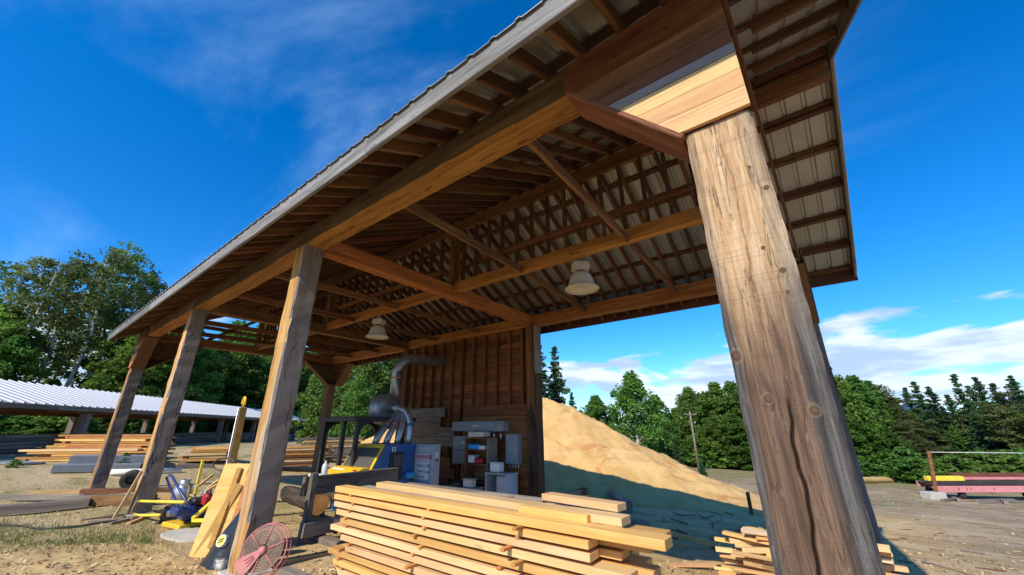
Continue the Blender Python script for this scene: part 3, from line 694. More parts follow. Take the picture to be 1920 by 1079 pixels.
mb = MB(); mb.prism([(-0.2, ztop(YM-0.2)+0.022), (0, ztop(YM)+0.03), (0.2, ztop(YM-0.2)+0.022), (0.2, ztop(YM-0.2)+0.026), (0, ztop(YM)+0.036), (-0.2, ztop(YM-0.2)+0.026)],
        X_L-0.05, X_R+0.06, Matrix(((0, 1, 0, 0), (1, 0, 0, YM), (0, 0, 1, 0), (0, 0, 0, 1))))
mb.build('ridge_cap', METAL, shed)
# fascias and barge boards
ends = [X_R+0.05, -2.9, -7.0, -11.2, X_L-0.02]
for a, b in zip(ends[:-1], ends[1:]):
    beam('fascia', (a-0.003, -0.56, 4.035), (b+0.003, -0.56, 4.035+random.uniform(-0.004, 0.004)), 0.038, 0.215, W_SILVER, shed)
    beam('fascia', (a-0.003, W+0.56, 4.035), (b+0.003, W+0.56, 4.035), 0.038, 0.215, W_DARK, shed)
for xx in (X_R+0.02, X_L-0.0):
    beam('barge_board', (xx, -0.53, zu(-0.53)+0.10), (xx, YM-0.002, zu(YM)+0.10), 0.035, 0.19, W_OLD, shed)
    beam('barge_board', (xx, W+0.53, zu(W+0.53)+0.10), (xx, YM+0.002, zu(YM)+0.10), 0.035, 0.19, W_OLD, shed)
# boarded corner brackets (gussets)
def gusset(x0, face, axis, sgn, top, mats, zs, leg=1.08, wpost=0.345, zlow=3.12, soff=0.28, off=0.0, thick=0.026):
    """planks over a corner; axis 'x' runs along the eave, 'y' along the gable"""
    zs = list(zs)
    for i, (za, zb) in enumerate(zip(zs[:-1], zs[1:])):
        def edge(z): return wpost + (leg-wpost)*min(1, max(0, (z-zlow)/(HB-zlow)))
        za2, zb2 = za+0.0025, zb-0.0025
        poly = [(0, za2), (edge(za2)+0.02, za2), (edge(zb2)+0.02, zb2), (0, zb2)]
        if za < HB-0.01 < zb: poly = [(0, za2), (edge(za2)+0.02, za2), (leg+0.02, HB), (leg+0.02, zb2), (0, zb2)]
        t0 = face+random.uniform(-0.003, 0.003)
        mb = MB(); vs = []
        for dpt in (0, thick):
            for a, z in poly:
                q = t0+(off*a)+ (dpt if axis == 'y' and sgn == 0 else 0)
                if axis == 'x': vs.append((x0+sgn*a, t0-dpt, z))
                else: vs.append((t0+dpt*top, x0+sgn*a, z))
        n = len(poly); fs = [tuple(range(n)), tuple(range(2*n-1, n-1, -1))]+[(k, n+k, n+(k+1) % n, (k+1) % n) for k in range(n)]
        mb.add(vs, fs); o = mb.build('plank', mats[i % len(mats)], G_PARENT)
        if axis == 'y':   # turn the grain along the board
            pass
    # soffit board along the slope of the bracket
    a0, a1 = wpost+0.005, leg
    if axis == 'x':
        beam('soffit_board', (x0+sgn*a0, face+soff/2-0.012, zlow-0.02), (x0+sgn*a1, face+soff/2-0.012, HB-0.028), soff+0.03, 0.035, W_BROWN, G_PARENT)
    else:
        beam('soffit_board', (face-top*soff/2, x0+sgn*a0, zlow-0.02), (face-top*soff/2, x0+sgn*a1, HB-0.028), soff, 0.035, W_BROWN, G_PARENT)
def gus(name='corner_bracket'):
    global G_PARENT
    G_PARENT = add(name, None, shed, Matrix.Translation((0, 0, 3.5)))
zsA = [3.13, 3.262, 3.393, 3.522, 3.60, 3.72, 3.885, 4.05, 4.20]
gus(); gusset(XA1, -0.004, 'x', -1, 1, [W_PLANK, W_PLANK, W_PLANK, W_SILVER, W_BROWN, W_BROWN, W_BROWN, W_BROWN], zsA)  # eave's shadow put into the wood colours: upper boards brown, sunlit ones pale
zsB = [3.13, 3.30, 3.47, 3.64, 3.81, 3.98, 4.16]
gus(); gusset(XD-0.14, -0.004, 'x', 1, 1, [W_AMBER, W_BROWN, W_BROWN], zsB, 0.95, 0.28)
gus(); gusset(XD-0.14, W+0.03, 'x', 1, 1, [W_DARK], zsB, 0.95, 0.28)
gus(); gusset(XBR, W+0.03, 'x', -1, 1, [W_DARK], zsB, 0.95, 0.31)
gus(); gusset(0.0, XD-0.145, 'y', 1, -1, [W_BROWN, W_DARK], zsB, 1.5, 0.28)
gus(); gusset(W, XD-0.145, 'y', -1, -1, [W_DARK], zsB, 1.3, 0.28)
gus(); gusset(W, XBR+0.003, 'y', -1, 1, [W_DARK], zsB, 0.95, 0.28)
# diagonal braces in the far gable
beam('gable_tie', (XD-0.05, 0.2, 4.62), (XD-0.05, W-0.2, 4.62), 0.045, 0.12, W_BROWN, shed)
beam('gable_strut', (XD-0.05, 1.6, 4.22), (XD-0.05, 2.95, 5.2), 0.045, 0.1, W_BROWN, shed)
beam('gable_strut', (XD-0.05, 4.5, 4.22), (XD-0.05, 3.15, 5.2), 0.045, 0.1, W_BROWN, shed)
for xc in (XC, ):
    beam('gable_strut', (xc, 1.7, 4.22), (xc, 2.95, 5.2), 0.045, 0.1, W_BROWN, shed)
    beam('gable_strut', (xc, 4.4, 4.22), (xc, 3.15, 5.2), 0.045, 0.1, W_BROWN, shed)
# rear wall of one bay
wall = add('wall', None, shed, Matrix.Translation((-8, W-0.2, 0)))
z = -0.35; i = 0
while z < HB-0.06:
    h = random.choice((0.185, 0.2, 0.23)); h = min(h, HB-0.005-z)
    cut = random.uniform(-9.5, -6.5)
    yo = W-0.115+0.012*(i % 2); gp = -0.03 if i % 5 else 0.004
    beam('siding_board', (XC+0.12, yo, z+h/2), (cut+0.003, yo, z+h/2), 0.022, h-gp, W_WALL, wall)
    beam('siding_board', (cut-0.003, yo+0.003, z+h/2), (XB-0.12, yo+0.003, z+h/2), 0.022, h-gp, W_WALL, wall)
    z += h; i += 1
x = XC+0.45
while x < XB-0.3:
    beam('stud', (x, W-0.185, -0.3), (x, W-0.185, HB), 0.05, 0.11, W_WALL, wall, (0, -1, 0)); x += 0.43
z = -0.3
for h in (0.26, 0.24, 0.27, 0.25, 0.28, 0.24, 0.26, 0.27, 0.27):
    beam('lining_board', (XC+0.3, W-0.256, z+h/2), (-8.3+random.uniform(-0.5, 0.5), W-0.256, z+h/2), 0.026, h-0.006, W_OLD if z > 0.9 else W_WALL, wall)
    beam('lining_board', (-7.75+random.uniform(-0.02, 0.02), W-0.256, z+h/2), (XB-0.16, W-0.256, z+h/2), 0.026, h-0.006, W_WALL, wall)
    z += h
# hanging lamps
def make_lamp():
    o = thing('pendant_lamp', (0, 0, 0), 'cream enamel bell lamp hanging on a short hook in the second shed bay', 'lamp')
    mb = MB(); mb.tube([(0.02*math.sin(a), 0, 0.0-0.018+0.026*math.cos(a)) for a in np.linspace(0, 5.6, 14)], 0.006, 6)
    mb.tube([(0, 0.02*math.sin(a), -0.06+0.024*math.cos(a)) for a in np.linspace(0.4, 6.2, 14)], 0.006, 6); mb.build('hook', ALU, o, Matrix.Identity(4))
    mb = MB(); mb.prism([(-0.10, -0.10), (-0.14, -0.14), (-0.14, -0.20), (-0.10, -0.24), (0.10, -0.24), (0.14, -0.20), (0.14, -0.14), (0.10, -0.10)], -0.085, 0.085)
    mb.box((0, 0, -0.09), (0.1, 0.1, 0.03)); mb.build('ballast_box', ENAMEL, o, Matrix.Identity(4))
    mb = MB(); mb.lathe([(0.0, -0.24), (0.06, -0.24), (0.06, -0.275)], n=20); mb.build('neck', DKSTEEL, o, Matrix.Identity(4))
    mb = MB(); mb.lathe([(0.065, -0.262), (0.115, -0.275), (0.15, -0.31), (0.18, -0.38), (0.205, -0.46), (0.225, -0.505), (0.262, -0.535), (0.268, -0.545), (0.262, -0.552), (0.22, -0.515), (0.2, -0.46), (0.17, -0.37), (0.11, -0.285)], n=36)
    sh = mb.build('shade', ENAMEL, o, Matrix.Identity(4))
    mb = MB(); mb.lathe([(0.248, -0.53), (0.2, -0.535), (0.1, -0.545), (0.0, -0.548)], n=36); mb.build('lens', CREAMLENS, sh, Matrix.Identity(4))
    return o
CREAMLENS = plain('frosted_lens', (0.68, 0.62, 0.50), 0.35, 0.0, 0.12, 7.0, (0.5, 0.42, 0.3), 0.4)
lamp = make_lamp(); lamp.matrix_basis = Matrix.Translation((-7.97, YM, 4.07)) @ Matrix.Rotation(R(20), 4, 'Z')
copy_tree(lamp, Matrix.Translation((-2.53, YM, 4.07)) @ Matrix.Rotation(R(35), 4, 'Z'), 'cream enamel bell lamp hanging under the chord in the end bay beside the split post')
copy_tree(lamp, Matrix.Translation((-12.9, YM, 4.07)) @ Matrix.Rotation(R(10), 4, 'Z'), 'cream enamel bell lamp in the bay at the far gable, partly behind a post')
#--PART3--
# ------------------------------------------------------------------ lumber
def lum(name, p0, p1, wd, h, mat, label, cat, group, roll=0.0, bev=0.003):
    return tag(beam(name, p0, p1, wd, h, mat, None, (0, 0, 1), bev, roll), label, cat, group)
def q3(v): return round(v*20)/20
GS = 'boards in the stickered stack beside the split post'
ORD = ('top', 'second', 'third', 'fourth', 'fifth', 'sixth', 'seventh', 'eighth', 'ninth', 'tenth', 'eleventh', 'bottom')
ROW = ('outermost', 'second', 'third', 'innermost')
ZT, PT, Y0 = 0.87, 0.0735, 0.56
for i in range(12):
    z = ZT-0.025-PT*i
    for j in range(4):
        a = q3(-4.52+random.uniform(-0.04, 0.12)+(0.18 if i in (6, 7, 9) else 0)); b = q3(-1.35+random.choice((0, 0.05, 0.1, 0.2, 0.3, 0.36))-(0.12 if j == 0 and i < 5 else 0))
        wd = 0.145; y = Y0+0.075+0.152*j+(random.uniform(-0.012, 0.012))
        mat = W_LUMBER if random.random() < 0.68 else W_LUMBER2
        if i == 0 and j == 0:
            o = lum('board', (-4.57, y, ZT-0.025), (-0.90, y-0.01, ZT-0.027), 0.145, 0.058, W_LUMBER, 'longest thick yellow board on the front edge of the stack, overhanging toward the split post', 'board', GS)
            continue
        if i == 0:
            lum('board', (-4.45+0.1*j, y, z), (-1.3-0.12*j, y, z), 0.148, 0.05, W_LUMGREY, 'greyed board lying flat on top of the stickered yellow stack', 'board', 'greyed boards on the stack'); continue
        if i == 6 and j == 0: mat = W_LUMBER2
        lum('board', (a, y, z), (b, y, z), wd, 0.05, mat, 'yellow board in the %s layer down, %s row, of the stack beside the split post' % (ORD[i], ROW[j]), 'board', GS)
    if i < 11:
        for xs, wh_ in ((-4.25, 'by the log rack end'), (-3.05, 'at mid length'), (-2.05, 'by the split post end')):
            xx = xs+random.uniform(-0.12, 0.12)
            lum('sticker', (xx, Y0-random.choice((0.004, 0.01, 0.02, 0.09)), z-0.0367), (xx+random.uniform(-0.02, 0.02), Y0+0.62, z-0.0367), 0.04, 0.0215, W_RED, 'orange spacer strip under the %s layer of the yellow stack, %s' % (ORD[i], wh_), 'wood strip', 'stickers in the near stack')
lum('board', (-4.12, Y0+0.30, ZT+0.026), (-1.22, Y0+0.22, ZT+0.026), 0.15, 0.052, W_LUMBER2, 'loose pale board lying on the greyed top of the lumber stack', 'board', None)
lum('board', (-2.05, Y0+0.15, ZT+0.026), (-1.45, Y0+0.14, ZT+0.026), 0.09, 0.05, W_LUMBER, 'short yellow offcut lying on the stack top', 'board', None)
lum('board', (-2.0, Y0+0.44, ZT+0.08), (-1.3, Y0+0.36, ZT+0.08), 0.13, 0.05, W_LUMBER2, 'short pale offcut lying across the loose pale board', 'board', None)
lum('board', (-3.9, Y0+0.5, ZT+0.02), (-2.1, Y0+0.55, ZT+0.02), 0.05, 0.04, W_OLD, 'narrow brown batten lying on the stack', 'batten', None)
for xs in (-4.1, -2.8, -1.6):
    lum('bunk', (xs, Y0-0.05, -0.02), (xs, Y0+0.7, -0.05), 0.12, 0.085, W_GREY, 'grey bearer timber under the stickered lumber stack', 'timber', 'bearers under the near stack')
# board pieces that stick out low at the end of the stack
for k, (xx, yy, zz) in enumerate(((-1.0, 1.25, 0.3), (-0.82, 1.3, 0.22), (-0.7, 1.35, 0.14), (-0.95, 1.42, 0.06), (-0.8, 1.2, 0.06))):
    lum('board', (xx-1.6, yy-0.02, zz), (xx, yy, zz), 0.13, 0.05, W_LUMBER, 'low yellow board reaching past the end of the stickered stack', 'board', 'low boards at the stack end')
# loose pile of slab offcuts behind the split post
for k in range(112):
    lay = k//8; zz = -0.30+lay*0.047
    L = random.choice((0.7, 0.85, 1.0, 1.15, 1.3)); sh = 1-lay*0.035
    cx = -0.48+random.uniform(-0.36, 0.36)*sh; cy = 3.5+(k % 8)*0.115*sh+random.uniform(-0.04, 0.04)+lay*0.012
    an = random.uniform(-0.22, 0.26); tl = random.uniform(-0.035, 0.035)
    dx, dy = math.cos(an)*L/2, math.sin(an)*L/2
    zz += max(0, G(cx, cy)+0.3)
    lum('offcut', (cx-dx, cy-dy, zz-tl), (cx+dx, cy+dy, zz+tl), random.choice((0.06, 0.08, 0.1)), random.choice((0.03, 0.04, 0.045)), random.choice((W_LUMBER2, W_LUMBER2, W_LUMBER, W_PLANK)), 'pale slab offcut in the loose pile behind the split post', 'offcut', 'slab offcuts behind the split post', random.uniform(-0.2, 0.2))
for k in range(5):
    p = gnd(1300+k*22, 1068-k*5); an = random.uniform(0.3, 0.9)
    lum('offcut', (p.x-0.3*math.cos(an), p.y-0.3*math.sin(an), p.z+0.03), (p.x+0.3*math.cos(an), p.y+0.3*math.sin(an), p.z+0.045), 0.07, 0.03, W_PLANK, 'pale offcut lying on the ground between the stack and the slab pile', 'offcut', 'offcuts on the ground')
p0, p1 = gnd(1235, 1012), gnd(1352, 1038)
lum('pole', p0+Vector((-1.0, 0.5, 0.1)), p1+Vector((0, 0, 0.1)), 0.09, 0.06, W_PLANK, 'long brown plank lying in the shade between the stack and slab pile', 'plank', None)
p = gnd(1345, 1030); mb = MB(); mb.box((p.x, p.y, p.z+0.1), (0.16, 0.14, 0.2), None, 0, 0.012); tag(mb.build('timber_block', W_OLD), 'grey timber block at the end of the shaded plank', 'block')
# dark timbers lying in the shed's shadow
p0, p1 = gnd(1178, 962), gnd(1118, 915)
lum('timber', p0+Vector((0, 0, 0.13)), p1+Vector((0, 0, 0.13)), 0.26, 0.26, W_OLD, 'square grey timber lying in the shade at the foot of the sawdust pile', 'timber', None)
p0, p1 = gnd(1215, 1002), gnd(1120, 985)
lum('timber', p0+Vector((0, 0, 0.1)), p1+Vector((0, 0, 0.1)), 0.3, 0.2, W_OLD, 'flat grey timber lying in the shade near the trestle', 'timber', None)
p = gnd(1410, 968); mb = MB(); mb.bar(p+Vector((0, 0, -0.1)), p+Vector((0.0, 0.02, 0.62)), 0.09, 0.09, (0, 1, 0), 0, 0.008); tag(mb.build('stake', W_DARK), 'dark upright stake standing behind the slab pile', 'stake')
for k in range(26):
    p = gnd(random.uniform(1080, 1390), random.uniform(962, 1015)); an = random.uniform(0, 3.14); L = random.choice((0.15, 0.25, 0.4))
    lum('stick', (p.x-L*math.cos(an), p.y-L*math.sin(an), p.z+0.012), (p.x+L*math.cos(an), p.y+L*math.sin(an), p.z+0.03), 0.04, 0.02, random.choice((W_OLD, W_BROWN)), 'dark scrap stick lying in the shade behind the stack', 'stick', 'scrap sticks in the shade')
# trestle with yellow legs
t0 = atY(1096, 918, 4.7); tr = thing('trestle', (t0.x, t0.y, G(t0.x, t0.y)), 'folding trestle with two yellow legs standing beyond the lumber stack', 'trestle')
gzr = G(t0.x, t0.y)
for s in (-1, 1):
    mb = MB(); mb.bar((t0.x, t0.y+0.02*s, t0.z-0.05), (t0.x+0.10*s, t0.y+0.16*s, gzr), 0.05, 0.03, (0, 1, 0.2), 0, 0.004); mb.build('leg', SAFETY, tr)
mb = MB(); mb.box((t0.x, t0.y, t0.z-0.03), (0.09, 0.12, 0.12), None, 0, 0.015); mb.build('bracket', BLACK, tr)
e = atY(1028, 943, 4.3); mb = MB(); mb.tube([t0+Vector((0, 0, 0.02)), t0.lerp(e, 0.5)+Vector((0, 0, 0.035)), e], 0.02, 8); mb.build('rail', W_OLD, tr)

# ------------------------------------------------------------------ sawmill machine in the shed
gm = -0.045
mill = thing('edger_machine', (-7.2, 3.0, gm), 'blue and yellow sawmill edger with a sloping dark hood inside the shed', 'machine')
toW = Matrix(((0, 1, 0, 0), (1, 0, 0, 0), (0, 0, 1, 0), (0, 0, 0, 1)))   # prism (a,y,b) -> world x=y, y=a
X0, X1 = -6.72, -7.72
mb = MB(); mb.prism([(2.36, gm), (2.36, 0.56), (2.70, 1.185), (3.42, 1.185), (3.42, gm)], X1, X0, toW); mb.build('body', BLUE, mill)
sv = Vector((0, 0.34, 0.625)).normalized(); sn = Vector((0, -0.625, 0.34)).normalized()
def slope_pt(x, t, o): return Vector((x, 2.36, 0.56)) + sv*t + sn*o
Ls = math.hypot(0.34, 0.625)
mb = MB(); c = slope_pt((X0+X1)/2, Ls*0.62, 0.016); Ms = Matrix((( 1, 0, 0), (0, sv.y, sn.y), (0, sv.z, sn.z)))
mb.box(c, (1.0, Ls*0.76, 0.03), Ms, 0, 0.006); hood = mb.build('hood', YELLOW, mill)
mb = MB(); mb.box(slope_pt((X0+X1)/2-0.01, Ls*0.57, 0.036), (0.9, Ls*0.62, 0.014), Ms); mb.build('screen', SCREEN, hood)
mb = MB(); mb.prism([(2.16, 0.56), (2.14, 0.74), (2.30, 0.80), (2.46, 0.80), (2.38, 0.56)], X1+0.02, X0-0.03, toW); box = mb.build('yellow_guard', YELLOW, mill)
for k in range(9):   # worn, unreadable lettering
    mb = MB(); mb.box((X1+0.13+k*0.085, 2.1465, 0.645), (0.06, 0.004, 0.065 if k != 4 else 0.02)); mb.build('worn_letter', INKG, box)
mb = MB(); mb.box((X1+0.28, 2.214, 0.772), (0.4, 0.006, 0.035), Matrix.Rotation(R(-69), 3, 'X')); mb.build('sticker', WHITE, box)
mb = MB(); mb.box((X0-0.15, 2.214, 0.772), (0.12, 0.006, 0.04), Matrix.Rotation(R(-69), 3, 'X')); mb.build('sticker', RED, box)
mb = MB(); mb.box(((X0+X1)/2-0.1, 2.22, 0.51), (1.2, 0.5, 0.09), None, 0, 0.01); mb.build('ledge', LBLUE, mill)
mb = MB(); mb.box((X0+0.012, 2.98, 0.80), (0.03, 0.30, 0.50), None, 0, 0.006); mb.build('dark_opening', BLACK, mill)  # solid black box, the shade inside the opening put into its colour
mb = MB(); mb.box((X0+0.032, 3.0, 0.90), (0.02, 0.2, 0.2), None, 0, 0.004); mb.build('meter_window', SCREEN, mill)
mb = MB(); mb.box((X0+0.006, 2.90, 1.09), (0.01, 0.085, 0.10)); pl = mb.build('number_plate', WHITE, mill)
add('number', text_mesh('0', 0.1, INKK, 0.002), pl, Matrix.Translation((X0+0.013, 2.873, 1.055)) @ Matrix.Rotation(R(90), 4, 'Z') @ Matrix.Rotation(R(90), 4, 'X'))
mb = MB(); mb.box((X0+0.08, 3.28, 0.62), (0.14, 0.2, 0.1), None, 0, 0.02); mb.build('tool_bin', LBLUE, mill)
# black cage over the machine
CX0, CX1, CY0, CY1, CZ = -7.35, -8.6, 2.45, 3.75, 1.62
for (x, y) in ((CX0, CY0), (CX1, CY0), (CX0, CY1), (CX1, CY1), (-7.85, CY0)):
    mb = MB(); mb.bar((x, y, gm), (x, y, CZ), 0.08, 0.08, (0, 1, 0), 0, 0.008); mb.build('cage_post', BLACK, mill)
mb = MB(); mb.box(((CX0+CX1)/2, (CY0+CY1)/2, CZ+0.045), (CX0-CX1+0.14, CY1-CY0+0.2, 0.09), None, 0, 0.012); mb.build('cage_top', BLACK, mill)
for sx in (CX0, CX1):
    for s, y in ((1, CY0), (-1, CY1)):
        mb = MB(); mb.prism([(y, CZ-0.30), (y+s*0.04, CZ-0.30), (y+s*0.08, CZ-0.14), (y+s*0.18, CZ-0.06), (y+s*0.32, CZ-0.03), (y+s*0.32, CZ+0.002), (y, CZ+0.002)], sx-0.025, sx+0.025, toW); mb.build('cage_brace', BLACK, mill)
# dust extractor
bc = atX(722, 768, -8.1)
ext = thing('dust_extractor', (bc.x, bc.y, CZ+0.09), 'grey dust extractor blower with curved hoses standing above the edger', 'extractor')
Mx = Matrix(((0, 0, 1), (1, 0, 0), (0, 1, 0)))
mb = MB(); mb.lathe([(0.0, -0.17), (0.30, -0.17), (0.345, -0.15), (0.345, 0.13), (0.31, 0.16), (0.14, 0.18), (0.0, 0.18)], bc, 32, Mx); mb.build('drum', STEEL, ext)
mb = MB(); mb.prism([(-0.3, CZ+0.09), (-0.18, bc.z-0.15), (0.18, bc.z-0.15), (0.3, CZ+0.09)], -0.16, 0.12, Matrix.Translation((bc.x, bc.y, 0)) @ toW); mb.build('stand', DKSTEEL, ext)
mb = MB(); mb.lathe([(0, -0.5), (0.13, -0.5), (0.13, -0.2), (0, -0.2)], bc, 20, Mx); mb.build('motor', BLACK, ext)
dt = atX(746, 690, -8.1)
arc = [Vector((bc.x, bc.y+0.24, bc.z+0.1)), Vector((bc.x, bc.y+0.24, dt.z-0.12))]
for a in np.linspace(0, math.pi/2, 7): arc.append(Vector((bc.x+0.1*math.sin(a), bc.y+0.24+0.35*(1-math.cos(a)), dt.z-0.1+0.35*math.sin(a))))
arc.append(Vector((bc.x+0.5, W-0.95, dt.z+0.26)))
mb = MB(); mb.tube(arc, 0.135, 18); duct = mb.build('outlet_duct', STEEL, ext)
for zz in (dt.z-0.25, bc.z+0.32):
    mb = MB(); mb.lathe([(0.137, -0.02), (0.146, -0.015), (0.146, 0.015), (0.137, 0.02)], (bc.x, bc.y+0.24, zz), 20); mb.build('band', PINK, duct)
# intake manifold and hoses
m0 = Vector((bc.x+0.17, bc.y, bc.z+0.02)); m1 = Vector((-7.2, 3.28, bc.z-0.02))
mb = MB(); mb.tube([m0, m0+Vector((0.2, 0.02, 0)), m1], 0.085, 14); mb.build('manifold', STEEL, ext)
for k in range(4):
    f = 0.12+k*0.28; a = (m0+Vector((0.2, 0.02, -0.02))).lerp(m1, f); end = Vector((-7.25+0.13*k, 2.82+0.17*k, 1.18))
    pts = []
    for u in np.linspace(0, 1, 12):
        b1 = a+Vector((0.30, 0.10, 0.0)); b2 = Vector((end.x+0.05, end.y+0.05, end.z+0.35))
        pts.append(a*(1-u)**3+b1*3*u*(1-u)**2+b2*3*u*u*(1-u)+end*u**3)
    mb = MB(); mb.tube(pts, 0.066, 14); h = mb.build('hose', STEEL, ext)
    i = 7; d = (pts[i+1]-pts[i-1]).normalized()
    mb = MB(); mb.tube([pts[i]-d*0.025, pts[i]+d*0.025], 0.072, 14); mb.build('band', BLUE if k == 3 else PINK, h)
# control cabinet with a warning sign
cab = thing('control_cabinet', (-6.48, 3.55, gm), 'light grey electrical cabinet with a white WARNING sign beside the edger', 'cabinet')
mb = MB(); mb.box((-6.48, 3.56, 0.80), (0.54, 0.2, 0.76), None, 0, 0.01); cb = mb.build('housing', LIGHTBOX, cab)
mb = MB(); mb.box((-6.50, 3.455, 0.80), (0.48, 0.012, 0.70), None, 0, 0.004); mb.build('door', LIGHTBOX, cb)
mb = MB(); mb.box((-6.42, 3.56, 0.42+(gm-0.42)/2), (0.3, 0.14, 0.42-gm)); mb.build('pedestal', LIGHTBOX, cab)
mb = MB(); mb.box((-6.52, 3.44, 0.46), (0.6, 0.12, 0.03)); mb.build('shelf', GREYBOX, cab)
mb = MB(); mb.box((-6.205, 3.56, 0.98), (0.02, 0.06, 0.1), None, 0, 0.005); mb.build('switch', WHITE, cab)
mb = MB(); mb.box((-6.195, 3.56, 0.88), (0.04, 0.05, 0.025), None, 0, 0.005); mb.build('latch', BLACK, cab)
for zz in (1.10, 1.045):
    mb = MB(); mb.box((-6.5, 3.4475, zz), (0.3, 0.004, 0.04)); mb.build('notice', INKG, cab)
mb = MB(); mb.box((-6.505, 3.4455, 0.765), (0.41, 0.006, 0.46)); sign = mb.build('warning_sign', WHITE, cab)
SX = -6.69; Mt = lambda x, z: Matrix.Translation((x, 3.4405, z)) @ Matrix.Rotation(R(90), 4, 'X')
add('lettering', text_mesh('WARNING', 0.098, INKR, 0.0035), sign, Mt(SX-0.003, 0.915))
mb = MB(); mb.box((-6.505, 3.4418, 0.897), (0.39, 0.003, 0.010)); mb.build('red_rule', INKR, sign)
add('lettering', text_mesh('Before working on machine', 0.034, INKK, 0.0005), sign, Mt(SX-0.003, 0.848))
for k, tx in enumerate(('Shut it OFF', 'Lock it out', 'Test it')):
    add('lettering', text_mesh('\u2022 '+tx, 0.082, INKK, 0.0012), sign, Mt(SX+0.01, 0.755-k*0.096))
# the machine group stands well inside the shed, just behind the eave's shadow line
# pushed back along the line of sight: parts above scaled about the camera
S_ = Matrix.Translation((-8.274, 3.757, -0.277)) @ Matrix.Diagonal((1.15, 1.15, 1.15, 1)) @ Matrix.Translation((7.2, -3.0, 0.045))
for o in (mill, ext, cab): o.matrix_basis = S_ @ o.matrix_basis
# wall mounted electrics and furniture
def wall_box(name, x0, x1, z0, z1, dep, mat, label, cat, yb=W-0.272):
    o = thing(name, ((x0+x1)/2, yb, z0), label, cat)
    mb = MB(); mb.box(((x0+x1)/2, yb-dep/2, (z0+z1)/2), (x1-x0, dep, z1-z0), None, 0, 0.008); mb.build('housing', mat, o)
    mb = MB(); mb.box(((x0+x1)/2, yb-dep-0.006, (z0+z1)/2), (x1-x0-0.05, 0.014, z1-z0-0.05), None, 0, 0.004); mb.build('cover', mat, o)
    return o
o = wall_box('wire_trough', -7.87, -6.12, 1.40, 1.64, 0.26, GREYBOX, 'long grey cable trough mounted on the rear shed wall', 'cable trough')
mb = MB(); mb.box((-7.0, W-0.272-0.276, 1.53), (0.25, 0.004, 0.045)); mb.build('nameplate', INKG, o)
for xx in (-6.75, -6.5, -6.28):
    mb = MB(); mb.tube([(xx, W-0.4, 1.40), (xx, W-0.4, 1.2)], 0.03, 8); mb.build('conduit', ALU, o)
o = wall_box('switch_cabinet', -7.82, -7.06, 0.62, 1.28, 0.24, GREYBOX, 'grey switch cabinet on the rear wall under the cable trough', 'cabinet')
mb = MB(); mb.prism([(-0.09, 0), (0.09, 0), (0, 0.1)], -0.004, 0.0, Matrix.Translation((-7.44, W-0.272-0.256, 1.09))); mb.build('triangle_label', INKG, o)
for k in range(6):
    mb = MB(); mb.box((-7.72+k*0.11, W-0.272-0.258, 0.94), (0.03, 0.02, 0.03)); mb.build('knob', BLACK, o)
o = wall_box('narrow_cabinet', -6.08, -5.72, 0.68, 1.34, 0.2, GREYBOX, 'narrow blue-grey cabinet on the rear wall by the corner post', 'cabinet')
for k in range(4):
    mb = MB(); mb.tube([(-6.02+k*0.08, W-0.36, 0.68), (-6.02+k*0.08, W-0.36, 0.60)], 0.014, 6); mb.build('cable_gland', WHITE, o)
wb = G(-6.6, 5.0)
sh = thing('shelf_unit', (-6.62, 5.35, wb), 'brown open shelf unit with tools against the rear wall', 'shelf unit')
for x in (-6.98, -6.28):
    mb = MB(); mb.box((x, 5.35, (wb+1.26)/2), (0.03, 0.36, 1.26-wb), None, 0, 0.003); mb.build('side_panel', W_BROWN if x < -6.5 else W_OLD, sh)
for z in (1.25, 0.98, 0.68, 0.30, wb+0.1):
    mb = MB(); mb.box((-6.63, 5.35, z), (0.666, 0.34, 0.025)); mb.build('shelf', W_BROWN, sh)
mb = MB(); mb.box((-6.63, 5.525, (wb+1.26)/2), (0.666, 0.015, 1.2-wb)); mb.build('back_panel', W_BROWN, sh)
def small(name, c, d, mat, label, cat, top=None):
    o = thing(name, (c[0], c[1], c[2]-d[2]/2), label, cat); mb = MB(); mb.box(c, d, None, 0, min(d)*0.12); mb.build('carton', mat, o)
    mb = MB(); mb.box((c[0], c[1], c[2]+d[2]/2+0.006), (d[0]*1.03, d[1]*1.03, 0.014), None, 0, 0.003); mb.build('lid', top or mat, o)
small('tool_case', (-6.75, 5.3, 1.05), (0.36, 0.2, 0.1), LBLUE, 'bright blue tool case on the upper shelf', 'tool case')
small('carton', (-6.45, 5.26, 1.04), (0.18, 0.18, 0.07), WHITE, 'white carton beside the blue case on the upper shelf', 'box')
small('carton', (-6.8, 5.28, 0.78), (0.2, 0.2, 0.15), WHITE, 'white carton on the middle shelf', 'box')
small('carton', (-6.55, 5.28, 0.755), (0.22, 0.2, 0.1), RED, 'dark red carton on the middle shelf', 'box')
small('carton', (-6.66, 5.3, 1.33), (0.5, 0.26, 0.1), ENAMEL, 'flat cream carton lying on top of the shelf unit', 'box')
bn = thing('work_bench', (-6.75, 4.9, wb), 'grey low workbench standing before the shelf unit', 'bench')
mb = MB(); mb.box((-6.75, 4.9, 0.22), (0.95, 0.4, 0.05), None, 0, 0.006); mb.build('bench_top', GREYBOX, bn)
for x in (-7.15, -6.35): mb = MB(); mb.box((x, 4.9, (wb+0.19)/2), (0.06, 0.36, 0.19-wb)); mb.build('leg', GREYBOX, bn)
mb = MB(); mb.box((-6.75, 5.05, (wb+0.19)/2), (0.74, 0.03, 0.17-wb)); mb.build('panel', GREYBOX, bn)
small('carton', (-6.5, 4.85, 0.325), (0.24, 0.2, 0.16), ENAMEL, 'cream carton standing on the grey workbench', 'box')
